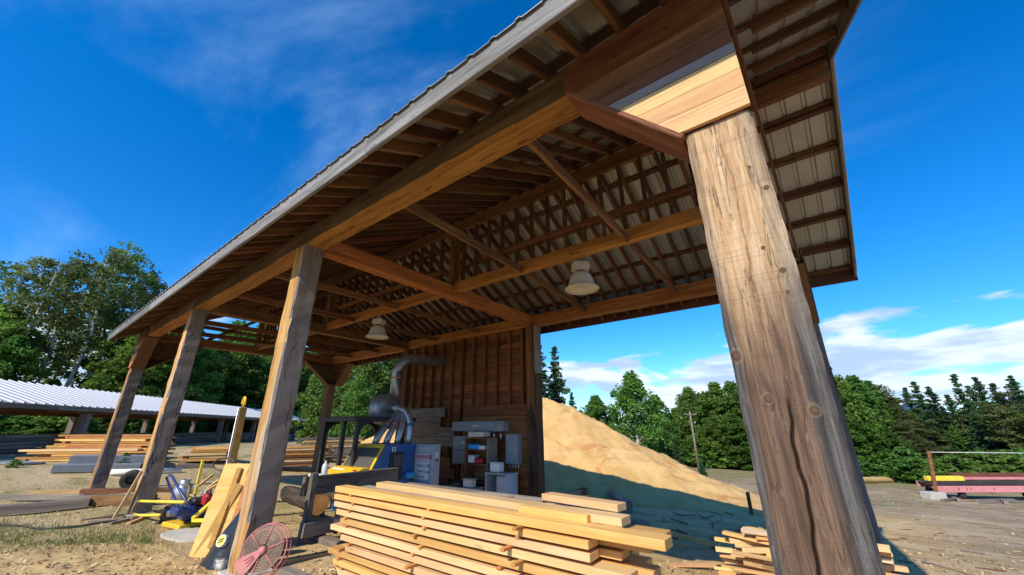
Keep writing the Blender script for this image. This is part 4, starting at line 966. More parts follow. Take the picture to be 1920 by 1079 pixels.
mb = MB(); mb.lathe([(0, 0), (0.14, 0), (0.17, 0.03), (0.14, 0.09), (0.08, 0.12), (0, 0.13)], (-6.85, 4.85, 0.246), 18); tag(mb.build('grinder_guard', BLACK), 'black domed cover lying on the grey workbench', 'cover')
wb2 = G(-5.85, 5.0)
lc = thing('floor_cabinet', (-5.9, 5.2, wb2), 'light grey open-fronted steel cabinet standing beside the corner post', 'cabinet')
for x in (-6.2, -5.62): mb = MB(); mb.box((x, 5.25, (wb2+0.52)/2), (0.025, 0.4, 0.52-wb2)); mb.build('side_panel', LIGHTBOX, lc)
mb = MB(); mb.box((-5.91, 5.25, 0.53), (0.63, 0.42, 0.025)); mb.build('top', LIGHTBOX, lc)
mb = MB(); mb.box((-5.91, 5.44, (wb2+0.5)/2), (0.55, 0.015, 0.5-wb2)); mb.build('back_panel', GREYBOX, lc)
mb = MB(); mb.box((-5.76, 5.055, (wb2+0.5)/2), (0.25, 0.015, 0.48-wb2), None, 0, 0.004); mb.build('door', LIGHTBOX, lc)
small('carton', (-6.0, 5.2, 0.645), (0.26, 0.22, 0.19), WHITE, 'white carton on the light grey steel cabinet', 'box')
for k in range(3):
    pts = [(XB+0.02+0.05*k, W-0.345, 2.0-0.2*k), (XB+0.06+0.05*k, W-0.37, 1.2), (XB+0.12+0.03*k, W-0.40, 0.6), (XB+0.06, W-0.42, 0.25+0.1*k), (XB-0.02, W-0.38, 0.9)]
    mb = MB(); mb.tube(pts, 0.012, 6); tag(mb.build('cable', BLACK), 'black cable hanging on the corner post at the wall end', 'cable', 'cables on the corner post')
# a bottle and clutter near the machine
def bottle(c, r, h, mat, label):
    o = thing('bottle', c, label, 'bottle')
    mb = MB(); mb.lathe([(0, 0), (r*0.95, 0), (r, 0.02*h), (r, 0.6*h), (r*0.8, 0.72*h), (r*0.35, 0.82*h), (r*0.33, 0.88*h)], c, 16); mb.build('bottle_body', mat, o)
    mb = MB(); mb.lathe([(r*0.4, 0.87*h), (r*0.42, 0.93*h), (r*0.12, 0.97*h), (r*0.08, 1.0*h), (0, h)], c, 14); mb.build('cap', mat, o)
bottle(tuple(S_ @ Vector((-6.66, 2.08, 0.557))), 0.05, 0.27, AMBERP, 'amber plastic bottle on the blue machine ledge')

# ------------------------------------------------------------------ log rack behind the second post
pr = atY(548, 1000, 1.18); RX = -6.25
rk = thing('log_rack', (RX, 1.9, 0), 'grey timber log rack with two rails behind the second front post', 'rack')
rough_timber('upright', (RX, 1.15, -0.15), (RX+0.03, 1.15, 0.86), 0.10, 0.09, W_OLD, rk, (0, -1, 0), 8, 0.004, 0.008, None, 51)
rough_timber('rail', (RX-0.06, 1.05, 0.68), (RX-0.3, 2.9, 0.66), 0.07, 0.26, W_OLD, rk, (0, 0, 1), 8, 0.004, 0.008, None, 52)
rough_timber('rail', (RX+0.1, 1.05, 0.14), (RX+0.0, 2.9, 0.10), 0.12, 0.18, W_OLD, rk, (0, 0, 1), 8, 0.004, 0.008, None, 53)
rough_timber('sleeper', (RX-0.3, 1.35, -0.05), (RX+0.75, 1.4, -0.05), 0.14, 0.14, W_OLD, rk, (0, 0, 1), 6, 0.004, 0.008, None, 54)
rough_timber('upright', (RX-0.22, 2.75, -0.2), (RX-0.22, 2.75, 0.56), 0.09, 0.09, W_OLD, rk, (0, -1, 0), 6, 0.004, 0.008, None, 55)
def log(p0, p1, r, label, group, mat=BARK, seed=0):
    p0, p1 = Vector(p0), Vector(p1); rr = random.Random(seed); L = (p1-p0).length; n = 12; N = 10; mb = MB(); vs = []
    for i in range(N+1):
        for k in range(n):
            a = 2*math.pi*k/n; q = r*(1+0.06*math.sin(3*a+i*0.5)+rr.uniform(-0.05, 0.05))*(1-0.08*i/N); vs.append((-L/2+L*i/N, q*math.cos(a), q*math.sin(a)))
    fs = [(i*n+k, i*n+n+k, i*n+n+(k+1) % n, i*n+(k+1) % n) for i in range(N) for k in range(n)]
    mb.add(vs, fs, 0, True); mb.add([vs[k] for k in range(n)], [tuple(range(n))], 1); mb.add([vs[N*n+k] for k in range(n)], [tuple(range(n-1, -1, -1))], 1)
    return tag(add('log', mb.mesh('log', mat, W_RED), None, Matrix.Translation((p0+p1)/2) @ frame(p0, p1)), label, 'log', group)
gl = 'logs lying at the log rack'
log((-6.6, 1.5, 0.36), (-8.6, 1.9, 0.3), 0.15, 'dark bark-covered log resting on the log rack rail', gl, seed=1)
log((-6.0, 2.0, 0.34), (-8.0, 2.5, 0.3), 0.17, 'dark bark-covered log resting on the log rack rail', gl, seed=2)
log((-5.9, 1.75, 0.42), (-6.35, 1.75, 0.46), 0.09, 'short dark log stub on the lower rail of the log rack', None, seed=3)
log((-5.35, 1.55, 0.12), (-7.2, 2.3, 0.06), 0.17, 'fallen dark log lying on the ground under the log rack', None, seed=4)
lum('batten', (-5.6, 1.2, 0.30), (-5.1, 2.1, 0.31), 0.09, 0.05, W_PLANK, 'short pale batten lying on the log rack', 'batten', None)
p0, p1 = gnd(470, 1072), gnd(690, 1030)
lum('plank', p0+Vector((0, 0, 0.03)), p1+Vector((0, 0, 0.03)), 0.09, 0.05, W_PLANK, 'tan edging plank lying on the ground before the log rack', 'plank', None)
lum('plank', (-5.0, 0.35, 0.04), (-3.3, 0.42, 0.04), 0.12, 0.07, W_OLD, 'grey plank lying on the ground in front of the lumber stack', 'plank', None)
# infeed table with a white rail, behind the rack
tb = thing('infeed_table', (-8.6, 2.2, G(-8.6, 2.2)), 'low steel infeed table with a white rail beyond the log rack', 'table')
p0, p1 = atY(582, 893, 2.4), atY(645, 898, 2.4)
mb = MB(); mb.bar(p0, p1, 0.10, 0.10, (0, 0, 1), 0, 0.008); mb.build('rail', WHITE, tb)
mb = MB(); mb.bar(p0+Vector((0, -0.02, -0.12)), p1+Vector((0, -0.02, -0.12)), 0.08, 0.06, (0, 0, 1)); mb.build('stripe_rail', RED, tb)
for f in (0.05, 0.5, 0.95):
    q = p0.lerp(p1, f); mb = MB(); mb.bar((q.x, q.y+0.03, G(q.x, q.y)), (q.x, q.y+0.03, q.z-0.05), 0.06, 0.06, (0, 1, 0)); mb.build('leg', DKSTEEL, tb)
mb = MB(); mb.box(((p0.x+p1.x)/2, 2.7, p0.z-0.03), (abs(p1.x-p0.x), 0.5, 0.04)); mb.build('table_top', DKSTEEL, tb)
q = p0.lerp(p1, 0.42); bottle((q.x, q.y-0.0, q.z+0.05), 0.06, 0.26, CLEAR, 'clear plastic bottle on the white rail of the infeed table')

# ------------------------------------------------------------------ things round the second post
# wire fan guard leaning on the post
fc = atY(500, 1032, -0.14); FR = 0.215
fg = thing('fan_guard', (fc.x, fc.y, 0.0), 'round faded red wire fan guard with a spiral grille leaning on the second post', 'fan guard')
tilt = Matrix.Translation((fc.x, fc.y, max(FR+0.01, fc.z))) @ Matrix.Rotation(R(38), 4, 'Z') @ Matrix.Rotation(R(90-14), 4, 'X')
def P3(r, a, z=0.0): return tilt @ Vector((r*math.cos(a), r*math.sin(a), z))
for r, z in ((FR, 0.0), (FR-0.012, 0.05), (FR-0.05, 0.06)):
    mb = MB(); mb.tube([P3(r, a, z) for a in np.linspace(0, 2*math.pi, 40, endpoint=False)], 0.006, 8, 0, False, True); mb.build('hoop', PINK, fg)
N = 12
for k in range(N):
    r = FR*(0.20+0.62*k/(N-1)); mb = MB()
    mb.tube([P3(r+0.01*math.sin(a), a, 0.065) for a in np.linspace(0, 2*math.pi, 36, endpoint=False)], 0.0048, 6, 0, False, True); mb.build('grille_ring', WIRE, fg)
for k in range(6):
    a = k*math.pi/3+0.35; mb = MB(); mb.tube([P3(0.05, a, 0.075), P3(FR-0.02, a, 0.07), P3(FR, a, 0.0)], 0.005, 6); mb.build('spoke', PINK, fg)
mb = MB(); mb.lathe([(0, 0.095), (0.02, 0.095), (0.034, 0.085), (0.034, 0.06), (0, 0.06)], (0, 0, 0), 16); mb.v = [tuple(tilt @ Vector(v)) for v in mb.v]; mb.build('hub', PINK, fg)
b1 = R(222); dd = Vector((math.cos(b1), math.sin(b1), 0)); nn = Vector((-dd.y, dd.x, 0)); mb = MB()
poly = [dd*0.01+nn*0.018, dd*0.16+nn*0.07, dd*0.225+nn*0.06, dd*0.225-nn*0.07, dd*0.15-nn*0.07, dd*0.01-nn*0.018]
mb.add([tilt @ (v+Vector((0, 0, 0.09))) for v in poly]+[tilt @ (v+Vector((0, 0, 0.082))) for v in poly], [tuple(range(6)), tuple(range(11, 5, -1))]+[(k, 6+k, 6+(k+1) % 6, (k+1) % 6) for k in range(6)])
pt = mb.build('plate', PINK, fg)
for k in (-1, 0, 1):
    mb = MB(); a, b = dd*0.07+nn*0.015*k, dd*0.15+nn*0.03*k
    mb.bar(tilt @ (a+Vector((0, 0, 0.094))), tilt @ (b+Vector((0, 0, 0.094))), 0.006, 0.005, tuple((tilt.to_3x3() @ Vector((0, 0, 1))))); mb.build('louvre', PINK, pt)
# black sack
bg0 = gnd(418, 1056); bag = thing('plastic_sack', tuple(bg0), 'shiny black plastic sack with a round yellow emblem leaning on the second post', 'sack')
vs = []; n = 22; rows = 16
for i in range(rows+1):
    t = i/rows; z = 0.60*t
    rx = (0.24*(1-t)**0.75+0.05)*(1.12 if t < 0.1 else 1); ry = 0.17*(1-t)**0.7+0.03; cx = 0.16*t**1.4
    for k in range(n):
        a = 2*math.pi*k/n; w_ = 1+0.05*math.sin(5*a+7*t)+0.04*math.sin(9*a-11*t)+random.uniform(-0.02, 0.02); vs.append((bg0.x+cx+rx*w_*math.cos(a), bg0.y+ry*w_*math.sin(a)+0.10*t, bg0.z+z))
fs = [(i*n+k, i*n+(k+1) % n, i*n+n+(k+1) % n, i*n+n+k) for i in range(rows) for k in range(n)]+[tuple(rows*n+k for k in range(n))]
mb = MB(); mb.add(vs, fs, 0, True); mb.build('film', PLASTIC, bag)
ec = Vector((bg0.x+0.15, bg0.y-0.125, bg0.z+0.27)); en = (CAM-ec).normalized(); en = Vector((0.35, -0.85, 0.35)).normalized(); eu = Vector((0, 0, 1)); er = eu.cross(en).normalized(); eu = en.cross(er)
mb = MB(); mb.add([ec+(er*math.cos(a)+eu*math.sin(a))*0.062 for a in np.linspace(0, 6.28, 24, endpoint=False)]+[ec-en*0.05+(er*math.cos(a)+eu*math.sin(a))*0.062 for a in np.linspace(0, 6.28, 24, endpoint=False)], [tuple(range(24))]+[(k, 24+k, 24+(k+1) % 24, (k+1) % 24) for k in range(24)]); em = mb.build('emblem', WHITE, bag)
mb = MB(); mb.add([ec+en*0.003+(er*math.cos(a)+eu*math.sin(a))*0.05 for a in np.linspace(0, 6.28, 24, endpoint=False)], [tuple(range(24))]); mb.build('emblem_disc', SAFETY, em)
for s in (-1, 1):
    mb = MB(); mb.bar(ec+en*0.005+er*-0.03+eu*(0.012*s-0.012), ec+en*0.005+er*0.032+eu*(0.012*s+0.012), 0.012, 0.002, tuple(en)); mb.build('emblem_stroke', INKK, em)
# leaning planks left of the post, in front of a steel mast
for k, (dx, dy, wd, h, mt, lab) in enumerate(((-0.62, 0.05, 0.24, 1.02, W_LUMBER, 'widest'), (-0.42, 0.16, 0.20, 1.2, W_LUMBER, 'tallest'), (-0.22, 0.25, 0.17, 1.15, W_PLANK, 'greyish'), (-0.5, -0.05, 0.09, 0.8, W_LUMBER, 'narrow'))):
    bx = XB-0.55+dx; by = 0.02+dy
    lum('plank', (bx, by, 0.0), (bx+0.10+0.02*k, by+0.24, h), 0.022, wd, mt, lab+' yellow plank leaning in the bundle beside the second post', 'plank', None)
bt = thing('plywood_sheet', (XB-1.25, 0.1, 0.0), 'yellow plywood sheet with battens standing on edge beside the second post', 'plywood sheet')
M = Matrix.Translation((XB-0.92, 0.18, 0.52)) @ Matrix.Rotation(R(33), 4, 'Z') @ Matrix.Rotation(R(-13), 4, 'X')
mb = MB(); mb.box((0, 0, 0), (0.62, 0.022, 1.06), None, 0, 0.003); add('panel', mb.mesh('panel', W_LUMBER), bt, M)
for xx, zl in ((-0.05, 0.9), (0.14, 0.95), (0.26, 1.0)):
    mb = MB(); mb.box((xx, -0.032, 0.02), (0.07, 0.04, zl), None, 0, 0.004); add('batten', mb.mesh('batten', W_RED), bt, M)
YELLOW_SHADED = plain('shaded_yellow_paint', (0.17, 0.095, 0.02), 0.5, 0.0, 0.2, 6.0, (0.08, 0.06, 0.04), 0.6)  # yellow darkened, the shadow on the mast's side put into the colour
ms = thing('loader_mast', (XB-2.2, 0.75, 0), 'leaning steel channel mast with a yellow hook at its top behind the planks', 'mast')
m0_, m1_ = Vector((-8.35, 0.75, -0.05)), atY(455, 765, 0.95)
dm = (m1_-m0_).normalized()
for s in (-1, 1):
    mb = MB(); mb.bar(m0_+Vector((0.05*s, 0, 0)), m1_+Vector((0.05*s, 0, 0)), 0.02, 0.12, (0, 1, 0.2), 0, 0.003); mb.build('channel', ALU if s < 0 else YELLOW_SHADED, ms)
mb = MB(); mb.bar(m0_+Vector((0, 0.02, 0)), m1_+Vector((0, 0.02, -0.05)), 0.12, 0.03, (0, 1, 0.2)); mb.build('slide', DKSTEEL, ms)
mb = MB(); mb.tube([m1_+dm*0.02+Vector((0.05*math.sin(a)*1.2, 0, 0.09+0.09*-math.cos(a))) for a in np.linspace(0.3, 5.2, 14)], 0.025, 8); mb.build('hook', YELLOW, ms)
sh_ = thing('spade', (-7.3, 0.35, 0), 'dark spade with a loop handle leaning on the planks', 'spade')
p0, p1 = Vector((-7.35, 0.25, 0.05)), atY(418, 880, 0.45)
mb = MB(); mb.tube([p0, p1], 0.018, 8); mb.build('shaft', DKSTEEL, sh_)
mb = MB(); mb.tube([p1+Vector((0.16*math.sin(a), 0.1*math.sin(a), 0.07-0.09*math.cos(a))) for a in np.linspace(0, 6.28, 18, endpoint=False)], 0.014, 8, 0, False, True); mb.build('handle', DKSTEEL, sh_)
mb = MB(); mb.box(p0+Vector((0, 0, 0.08)), (0.18, 0.015, 0.26), None, 0, 0.004); mb.build('blade', DKSTEEL, sh_)
# concrete pad on the ground
cp = gnd(358, 1006); mb = MB(); pts = []
for k in range(14):
    a = 2*math.pi*k/14; r = 0.42*(1+0.14*math.sin(2*a+0.5)+0.06*math.sin(5*a)); pts.append((cp.x+r*1.1*math.cos(a), cp.y+r*0.75*math.sin(a)))
mb.add([(x, y, G(x, y)+0.035) for x, y in pts]+[(x*1.0, y, G(x, y)-0.05) for x, y in pts], [tuple(range(14))]+[(k, 14+k, 14+(k+1) % 14, (k+1) % 14) for k in range(14)])
tag(mb.build('concrete_pad', CONC), 'rough pale concrete pad on the ground beside the planks', 'concrete pad')
# plate compactor, blue hand truck with a gas bottle, yellow frame
YC = 0.45
pc = thing('plate_compactor', (-8.9, YC, 0), 'yellow plate compactor with a long looped handle beside the third post', 'compactor')
lp = [atY(a, b, 0.05) for a, b in ((345, 942), (300, 941), (262, 940), (250, 944), (243, 955), (249, 964), (262, 967), (300, 966))]
mb = MB(); mb.tube(lp, 0.022, 10); mb.build('handle', SAFETY, pc)
e0, e1 = atY(345, 946, 0.3), atY(352, 972, 0.3)
mb = MB(); mb.box((-8.55, 0.35, 0.05), (0.55, 0.42, 0.07), Matrix.Rotation(R(10), 3, 'Z'), 0, 0.012); mb.build('base_plate', YELLOW, pc)
mb = MB(); mb.box((-8.55, 0.4, 0.20), (0.36, 0.3, 0.2), None, 0, 0.03); mb.build('engine', NAVY, pc)
mb = MB(); mb.box((-8.50, 0.42, 0.36), (0.24, 0.2, 0.12), None, 0, 0.03); mb.build('cowl', BLACK, pc)
ht = thing('hand_truck', (-8.8, 0.5, 0), 'navy blue hand truck with one rubber wheel showing, beside the third post', 'hand truck')
ha, hb = atY(312, 896, 0.2), atY(335, 955, 0.2); hc, hd = atY(322, 893, 0.2), atY(352, 945, 0.2)
mb = MB(); mb.tube([hb, ha, ha.lerp(hc, 0.5)+Vector((0, 0, 0.03)), hc, hd], 0.02, 8); mb.build('frame', NAVY, ht)
mb = MB(); mb.box((hb+hd)/2+Vector((0.05, 0, -0.05)), (0.3, 0.26, 0.12), None, 0, 0.02); mb.build('axle_box', NAVY, ht)
wc = atY(317, 965, 0.08); My = Matrix(((0.25, 0, 0.97), (0.97, 0, -0.25), (0, 1, 0)))
wc = gnd(315, 981); wr_ = 0.14; wc.z += wr_
mb = MB(); mb.lathe([(wr_*0.6, -0.04), (wr_*0.9, -0.045), (wr_, -0.03), (wr_, 0.03), (wr_*0.9, 0.045), (wr_*0.6, 0.04)], wc, 24, My); wh = mb.build('wheel', RUBBER, ht)
mb = MB(); mb.lathe([(0, -0.02), (wr_*0.62, -0.03), (wr_*0.62, 0.03), (0, 0.02)], wc, 20, My); mb.build('rim', ALU, wh)
wc2 = wc+Vector((0.1, 0.45, 0)); mb = MB(); mb.lathe([(0, -0.04), (wr_*0.9, -0.045), (wr_, -0.03), (wr_, 0.03), (wr_*0.9, 0.045), (0, 0.04)], wc2, 24, My); mb.build('wheel', RUBBER, ht)
gc = atY(342, 924, 0.6); gb = thing('gas_cylinder', tuple(gc-Vector((0, 0, 0.2))), 'short grey propane cylinder with a round collar between the hand truck and yellow post', 'gas cylinder')
mb = MB(); mb.lathe([(0, -0.2), (0.12, -0.2), (0.155, -0.15), (0.155, 0.08), (0.12, 0.15), (0.05, 0.17), (0, 0.17)], gc, 24); mb.build('tank', ALU, gb)
mb = MB(); mb.lathe([(0.085, 0.15), (0.085, 0.23), (0.08, 0.23), (0.08, 0.15)], gc, 20); mb.build('collar', ALU, gb)
mb = MB(); mb.tube([gc+Vector((0, 0, 0.16)), gc+Vector((0, 0, 0.21))], 0.03, 8); mb.build('valve', DKSTEEL, gb)
yf = thing('yellow_stand', (-8.3, 0.7, 0), 'bright yellow steel stand with a tall upright and slanting brace', 'stand')
for (a, b, c_, d_, yy) in ((381, 862, 365, 930, 0.75), (356, 900, 353, 930, 0.75), (362, 972, 405, 935, 0.3), (362, 976, 398, 976, 0.3)):
    mb = MB(); mb.bar(atY(a, b, yy), atY(c_, d_, yy), 0.045, 0.045, (0, 1, 0.1), 0, 0.004); mb.build('bar', SAFETY, yf)
jc = atY(388, 937, 0.5); jg = thing('fuel_can', tuple(jc-Vector((0, 0, 0.1))), 'small red fuel can on the yellow stand', 'fuel can')
mb = MB(); mb.box(jc, (0.16, 0.12, 0.17), None, 0, 0.025); mb.build('tank', RED, jg)
mb = MB(); mb.tube([jc+Vector((-0.05, 0, 0.085)), jc+Vector((-0.04, 0, 0.125)), jc+Vector((0.04, 0, 0.125)), jc+Vector((0.05, 0, 0.085))], 0.012, 6); mb.build('handle', RED, jg)
mb = MB(); mb.lathe([(0.02, 0.08), (0.018, 0.15), (0, 0.15)], jc+Vector((0.06, 0, 0)), 10); mb.build('spout', BLACK, jg)
eg = thing('petrol_engine', (-8.2, 0.55, 0.05), 'small black and silver petrol engine on the yellow stand', 'engine')
ec_ = atY(376, 945, 0.6)
mb = MB(); mb.box(ec_, (0.26, 0.22, 0.2), None, 0, 0.03); mb.build('crankcase', BLACK, eg)
mb = MB(); mb.lathe([(0, -0.06), (0.11, -0.06), (0.12, 0.04), (0.07, 0.08), (0, 0.08)], ec_+Vector((-0.02, -0.12, 0)), 20, Matrix(((1, 0, 0), (0, 0, -1), (0, 1, 0)))); mb.build('flywheel_cover', SAFETY, eg)
mb = MB(); mb.box(ec_+Vector((0.1, 0.02, 0.16)), (0.14, 0.12, 0.1), None, 0, 0.015); mb.build('cylinder_head', ALU, eg)
for k, (a, b, c_, d_) in enumerate(((358, 928, 410, 938), (378, 925, 415, 905), (372, 912, 400, 890), (390, 915, 418, 895))):
    pa, pb = atY(a, b, 0.62), atY(c_, d_, 0.55+0.05*k)
    lum('lath', pa, pb, 0.05, 0.022, W_LUMBER2, 'thin yellow lath lying across the yellow stand', 'lath', 'laths on the yellow stand')
# sticks and hoses at the third post
p0, p1 = gnd(212, 975), atY(266, 884, -0.06); lum('pole', p0, p1, 0.045, 0.045, W_PLANK, 'straight pale pole leaning on the third post', 'pole', None)
p0, p1 = gnd(238, 968), atY(272, 890, -0.04); lum('pole', p0, p1, 0.045, 0.04, W_OLD, 'grey batten leaning on the third post', 'pole', None)
for k, (a, b, c_, d_) in enumerate(((240, 985, 330, 950), (150, 980, 235, 968), (165, 982, 250, 976), (205, 986, 300, 962), (290, 985, 350, 965))):
    p0, p1 = gnd(a, b), gnd(c_, d_); lum('batten', p0+Vector((0, 0, 0.02)), p1+Vector((0, 0, 0.03)), 0.06, 0.035, W_OLD if k else W_PLANK, 'weathered batten lying on the ground by the third post', 'batten', 'battens by the third post')
pts = [gnd(a, b)+Vector((0, 0, 0.02)) for a, b in ((235, 972), (215, 980), (180, 984), (150, 990), (110, 993), (75, 996), (40, 990), (5, 988), (-30, 985))]
mb = MB(); mb.tube(pts, 0.016, 6); tag(mb.build('hose', RUBBER), 'black hose trailing over the grass from the third post', 'hose')
p = gnd(241, 917); dk = thing('tyre', (p.x, p.y, p.z), 'black tyre standing behind the third post', 'tyre')
Md = Matrix(((0.5, 0.3, 0.8), (0.85, -0.1, -0.5), (0, 0.95, -0.3)))
mb = MB(); mb.lathe([(0.11, -0.06), (0.2, -0.075), (0.24, -0.05), (0.24, 0.05), (0.2, 0.075), (0.11, 0.06)], p+Vector((0, 0, 0.23)), 28, Md); mb.build('tread', RUBBER, dk)
mb = MB(); mb.lathe([(0, -0.03), (0.12, -0.04), (0.12, 0.04), (0, 0.03)], p+Vector((0, 0, 0.23)), 20, Md); mb.build('hub', BLACK, dk)
# planks on the ground at the left
for k, (a, b, c_, d_, wd, h, mt, lab) in enumerate(((-60, 972, 165, 952, 0.16, 0.16, W_OLD, 'long square timber lying on the ground before the straw bank'), (168, 950, 285, 947, 0.18, 0.18, W_BROWN, 'short square brown timber end to end with the long one'),
        (-60, 940, 155, 938, 0.12, 0.10, W_OLD, 'grey plank lying along the foot of the straw bank'), (115, 944, 280, 938, 0.2, 0.12, W_OLD, 'flat weathered timber between the grey planks and third post'),
        (55, 930, 230, 925, 0.14, 0.10, W_PLANK, 'tan timber lying at the foot of the bank'), (150, 930, 330, 926, 0.16, 0.14, W_BROWN, 'brown timber running behind the third post'), (230, 938, 350, 935, 0.14, 0.1, W_PLANK, 'tan plank lying behind the compactor handle'))):
    p0, p1 = gnd(a, b), gnd(c_, d_); lum('timber', p0+Vector((0, 0, h/2)), p1+Vector((0, 0, h/2)), wd, h, mt, lab, 'timber', None)

# ------------------------------------------------------------------ lumber piles beyond the far end of the shed
LAY = ('lowest', 'second lowest', 'third lowest', 'fourth lowest', 'fifth lowest', 'sixth', 'seventh', 'eighth', 'ninth', 'topmost'); RW = ('front', 'middle', 'back')
def pile(a, b, c_, d_, nl, nw, wd, h, mats, label, group, jag=0.8, gap=0.0, rows_shrink=0.0):
    """boards piled between two ground points seen in the photograph"""
    p0, p1 = gnd(a, b), gnd(c_, d_); ax = (p1-p0); ax.z = 0; L = ax.length; ax.normalize(); side = Vector((-ax.y, ax.x, 0))
    if side.dot(p0-CAM) < 0: side = -side
    for i in range(nl):
        for j in range(max(1, int(nw-rows_shrink*i))):
            s = q3(random.uniform(0, jag)); e = q3(random.uniform(0, jag*0.6)); y = (j+0.5*rows_shrink*i)*(wd+0.012)+random.uniform(-0.02, 0.02)
            z0 = max(p0.z, p1.z)+0.06
            q0 = p0+ax*s+side*y; q1 = p0+ax*(L-e)+side*y; q0.z = q1.z = z0+i*(h+gap)
            lum('board', q0, q1, wd, h*0.94, random.choice(mats), label % (LAY[i], RW[j]), 'board', group)
pile(28, 868, 285, 872, 5, 3, 0.22, 0.07, [W_RED, W_LUMBER, W_LUMBER2], 'orange board, %s layer, %s row, in the low wide pile beyond the far posts', 'boards in the low pile', 1.5, 0.01)
pile(70, 858, 300, 862, 10, 3, 0.2, 0.075, [W_RED, W_RED, W_LUMBER], 'orange board, %s layer, %s row, in the tall pile before the far shed', 'boards in the tall pile', 1.6, 0.008)
pile(325, 868, 440, 874, 5, 3, 0.25, 0.09, [W_LUMBER, W_RED, W_PLANK], 'yellow timber, %s layer, %s row, in the short pile beyond the third post', 'timbers in the short pile', 0.7, 0.01)
pile(470, 880, 622, 888, 9, 3, 0.2, 0.07, [W_PLANK, W_BROWN, W_RED], 'brown board, %s layer, %s row, in the pile beyond the log rack', 'boards in the brown pile', 0.9, 0.015)
pile(540, 868, 680, 872, 9, 2, 0.2, 0.09, [W_OLD, W_PLANK, W_BROWN], 'dull board, %s layer, %s row, in the pile behind the brown one', 'boards in the rear pile', 1.0, 0.02)
for k, (a, b, c_, d_, wd, h, lab) in enumerate(((100, 885, 262, 882, 0.9, 0.20, 'dark grey stacked sheet lying in front of the low board pile'), (130, 876, 300, 874, 0.9, 0.34, 'thick grey slab behind the stacked grey sheet'), (0, 868, 60, 872, 0.6, 0.06, 'thin grey sheet at the end of the low pile'))):
    p0, p1 = gnd(a, b), gnd(c_, d_); lum('grey_sheet', p0+Vector((0, 0, h/2)), p1+Vector((0, 0, h/2)), wd, h, SLATE, lab, 'sheet', None)
p0, p1 = gnd(205, 893), gnd(338, 889); mb = MB(); mb.tube([p0+Vector((0, 0, 0.10)), p1+Vector((0, 0, 0.10))], 0.085, 12); tag(mb.build('pipe', PIPEW), 'long white plastic pipe lying on the ground behind the posts', 'pipe')
p0, p1 = gnd(330, 878), gnd(395, 880); lum('timber', p0+Vector((0, 0, 0.08)), p1+Vector((0, 0, 0.08)), 0.2, 0.14, W_OLD, 'grey timber lying before the short yellow pile', 'timber', None)
p0, p1 = gnd(90, 897), gnd(300, 900); lum('lath', p0+Vector((0, 0, 0.03)), p1+Vector((0, 0, 0.03)), 0.05, 0.04, W_LUMBER2, 'thin yellow lath lying on the straw bank', 'lath', None)

# ------------------------------------------------------------------ far lumber shed
fs0, fs1 = Vector((-21.4, -5.7, 0)), Vector((-82, 43.5, 0)); fd = (fs1-fs0).normalized(); fnv = Vector((-fd.y, fd.x, 0))
if fnv.dot(fs0-CAM) < 0: fnv = -fnv
EZ, RZ, HWD = 2.52, 3.72, 3.3; FL = (fs1-fs0).length
far = thing('lumber_shed', tuple(fs0+Vector((0, 0, 0.3))), 'long low open lumber shed with a pale ribbed metal roof at the yard edge', 'shed')
def FP(l, d, z): q = fs0+fd*l+fnv*d; return Vector((q.x, q.y, z))
def far_sheet(l, w_, back):
    prof = []; n = 2; rb = w_/n; m = MB(); vs = []
    for i in range(n):
        b = i*rb; prof += [(b, 0), (b+rb*0.78, 0), (b+rb*0.84, 0.06), (b+rb*0.94, 0.06)]
    prof.append((w_+0.01, 0))
    for a, b in prof: vs += [FP(l+a, 0 if not back else 2*HWD, EZ+b), FP(l+a, HWD, RZ+b)]
    m.add(vs, [(2*i, 2*i+2, 2*i+3, 2*i+1) for i in range(len(prof)-1)]); m.build('roof_sheet', METAL_W, far)
l = 0.0
while l < FL-0.9:
    far_sheet(l, 1.0, False)
    l += 1.0
m = MB(); m.add([FP(0, 2*HWD, EZ), FP(FL, 2*HWD, EZ), FP(FL, HWD+0.01, RZ-0.005), FP(0, HWD+0.01, RZ-0.005)], [(0, 1, 2, 3)]); m.build('rear_roof', METAL_W, far)
for k in range(9):
    la, lb = FL*k/9, FL*(k+1)/9
    beam('fascia', FP(la, 0.05, EZ-0.11), FP(lb-0.01, 0.05, EZ-0.11), 0.05, 0.2, W_OLD, far)
    beam('eave_beam', FP(la, 0.5, EZ-0.14), FP(lb-0.01, 0.5, EZ-0.14), 0.25, 0.28, W_DARK, far)
    beam('eave_beam', FP(la, 2*HWD-0.5, EZ-0.14), FP(lb-0.01, 2*HWD-0.5, EZ-0.14), 0.25, 0.28, W_DARK, far)
l = 3.6
while l < FL:
    for d in (0.5, 2*HWD-0.5):
        q = FP(l, d, 0); beam('post', (q.x, q.y, G(q.x, q.y)-0.1), (q.x, q.y, EZ-0.28), 0.32, 0.32, W_GREY, far, tuple(-fnv))
    q = FP(l, 0.5, EZ-0.1); beam('tie_beam', FP(l, 0.5, EZ-0.05), FP(l, 2*HWD-0.5, EZ-0.05), 0.2, 0.2, W_DARK, far)
    l += 7.6
m = MB(); m.add([FP(FL, 0, EZ-0.02), FP(FL, HWD, RZ-0.02), FP(FL, 2*HWD, EZ-0.02), FP(FL-0.05, 0, EZ-0.02), FP(FL-0.05, HWD, RZ-0.02), FP(FL-0.05, 2*HWD, EZ-0.02)], [(0, 1, 2), (5, 4, 3), (0, 3, 4, 1), (1, 4, 5, 2), (2, 5, 3, 0)]); m.build('gable', W_OLD, far)
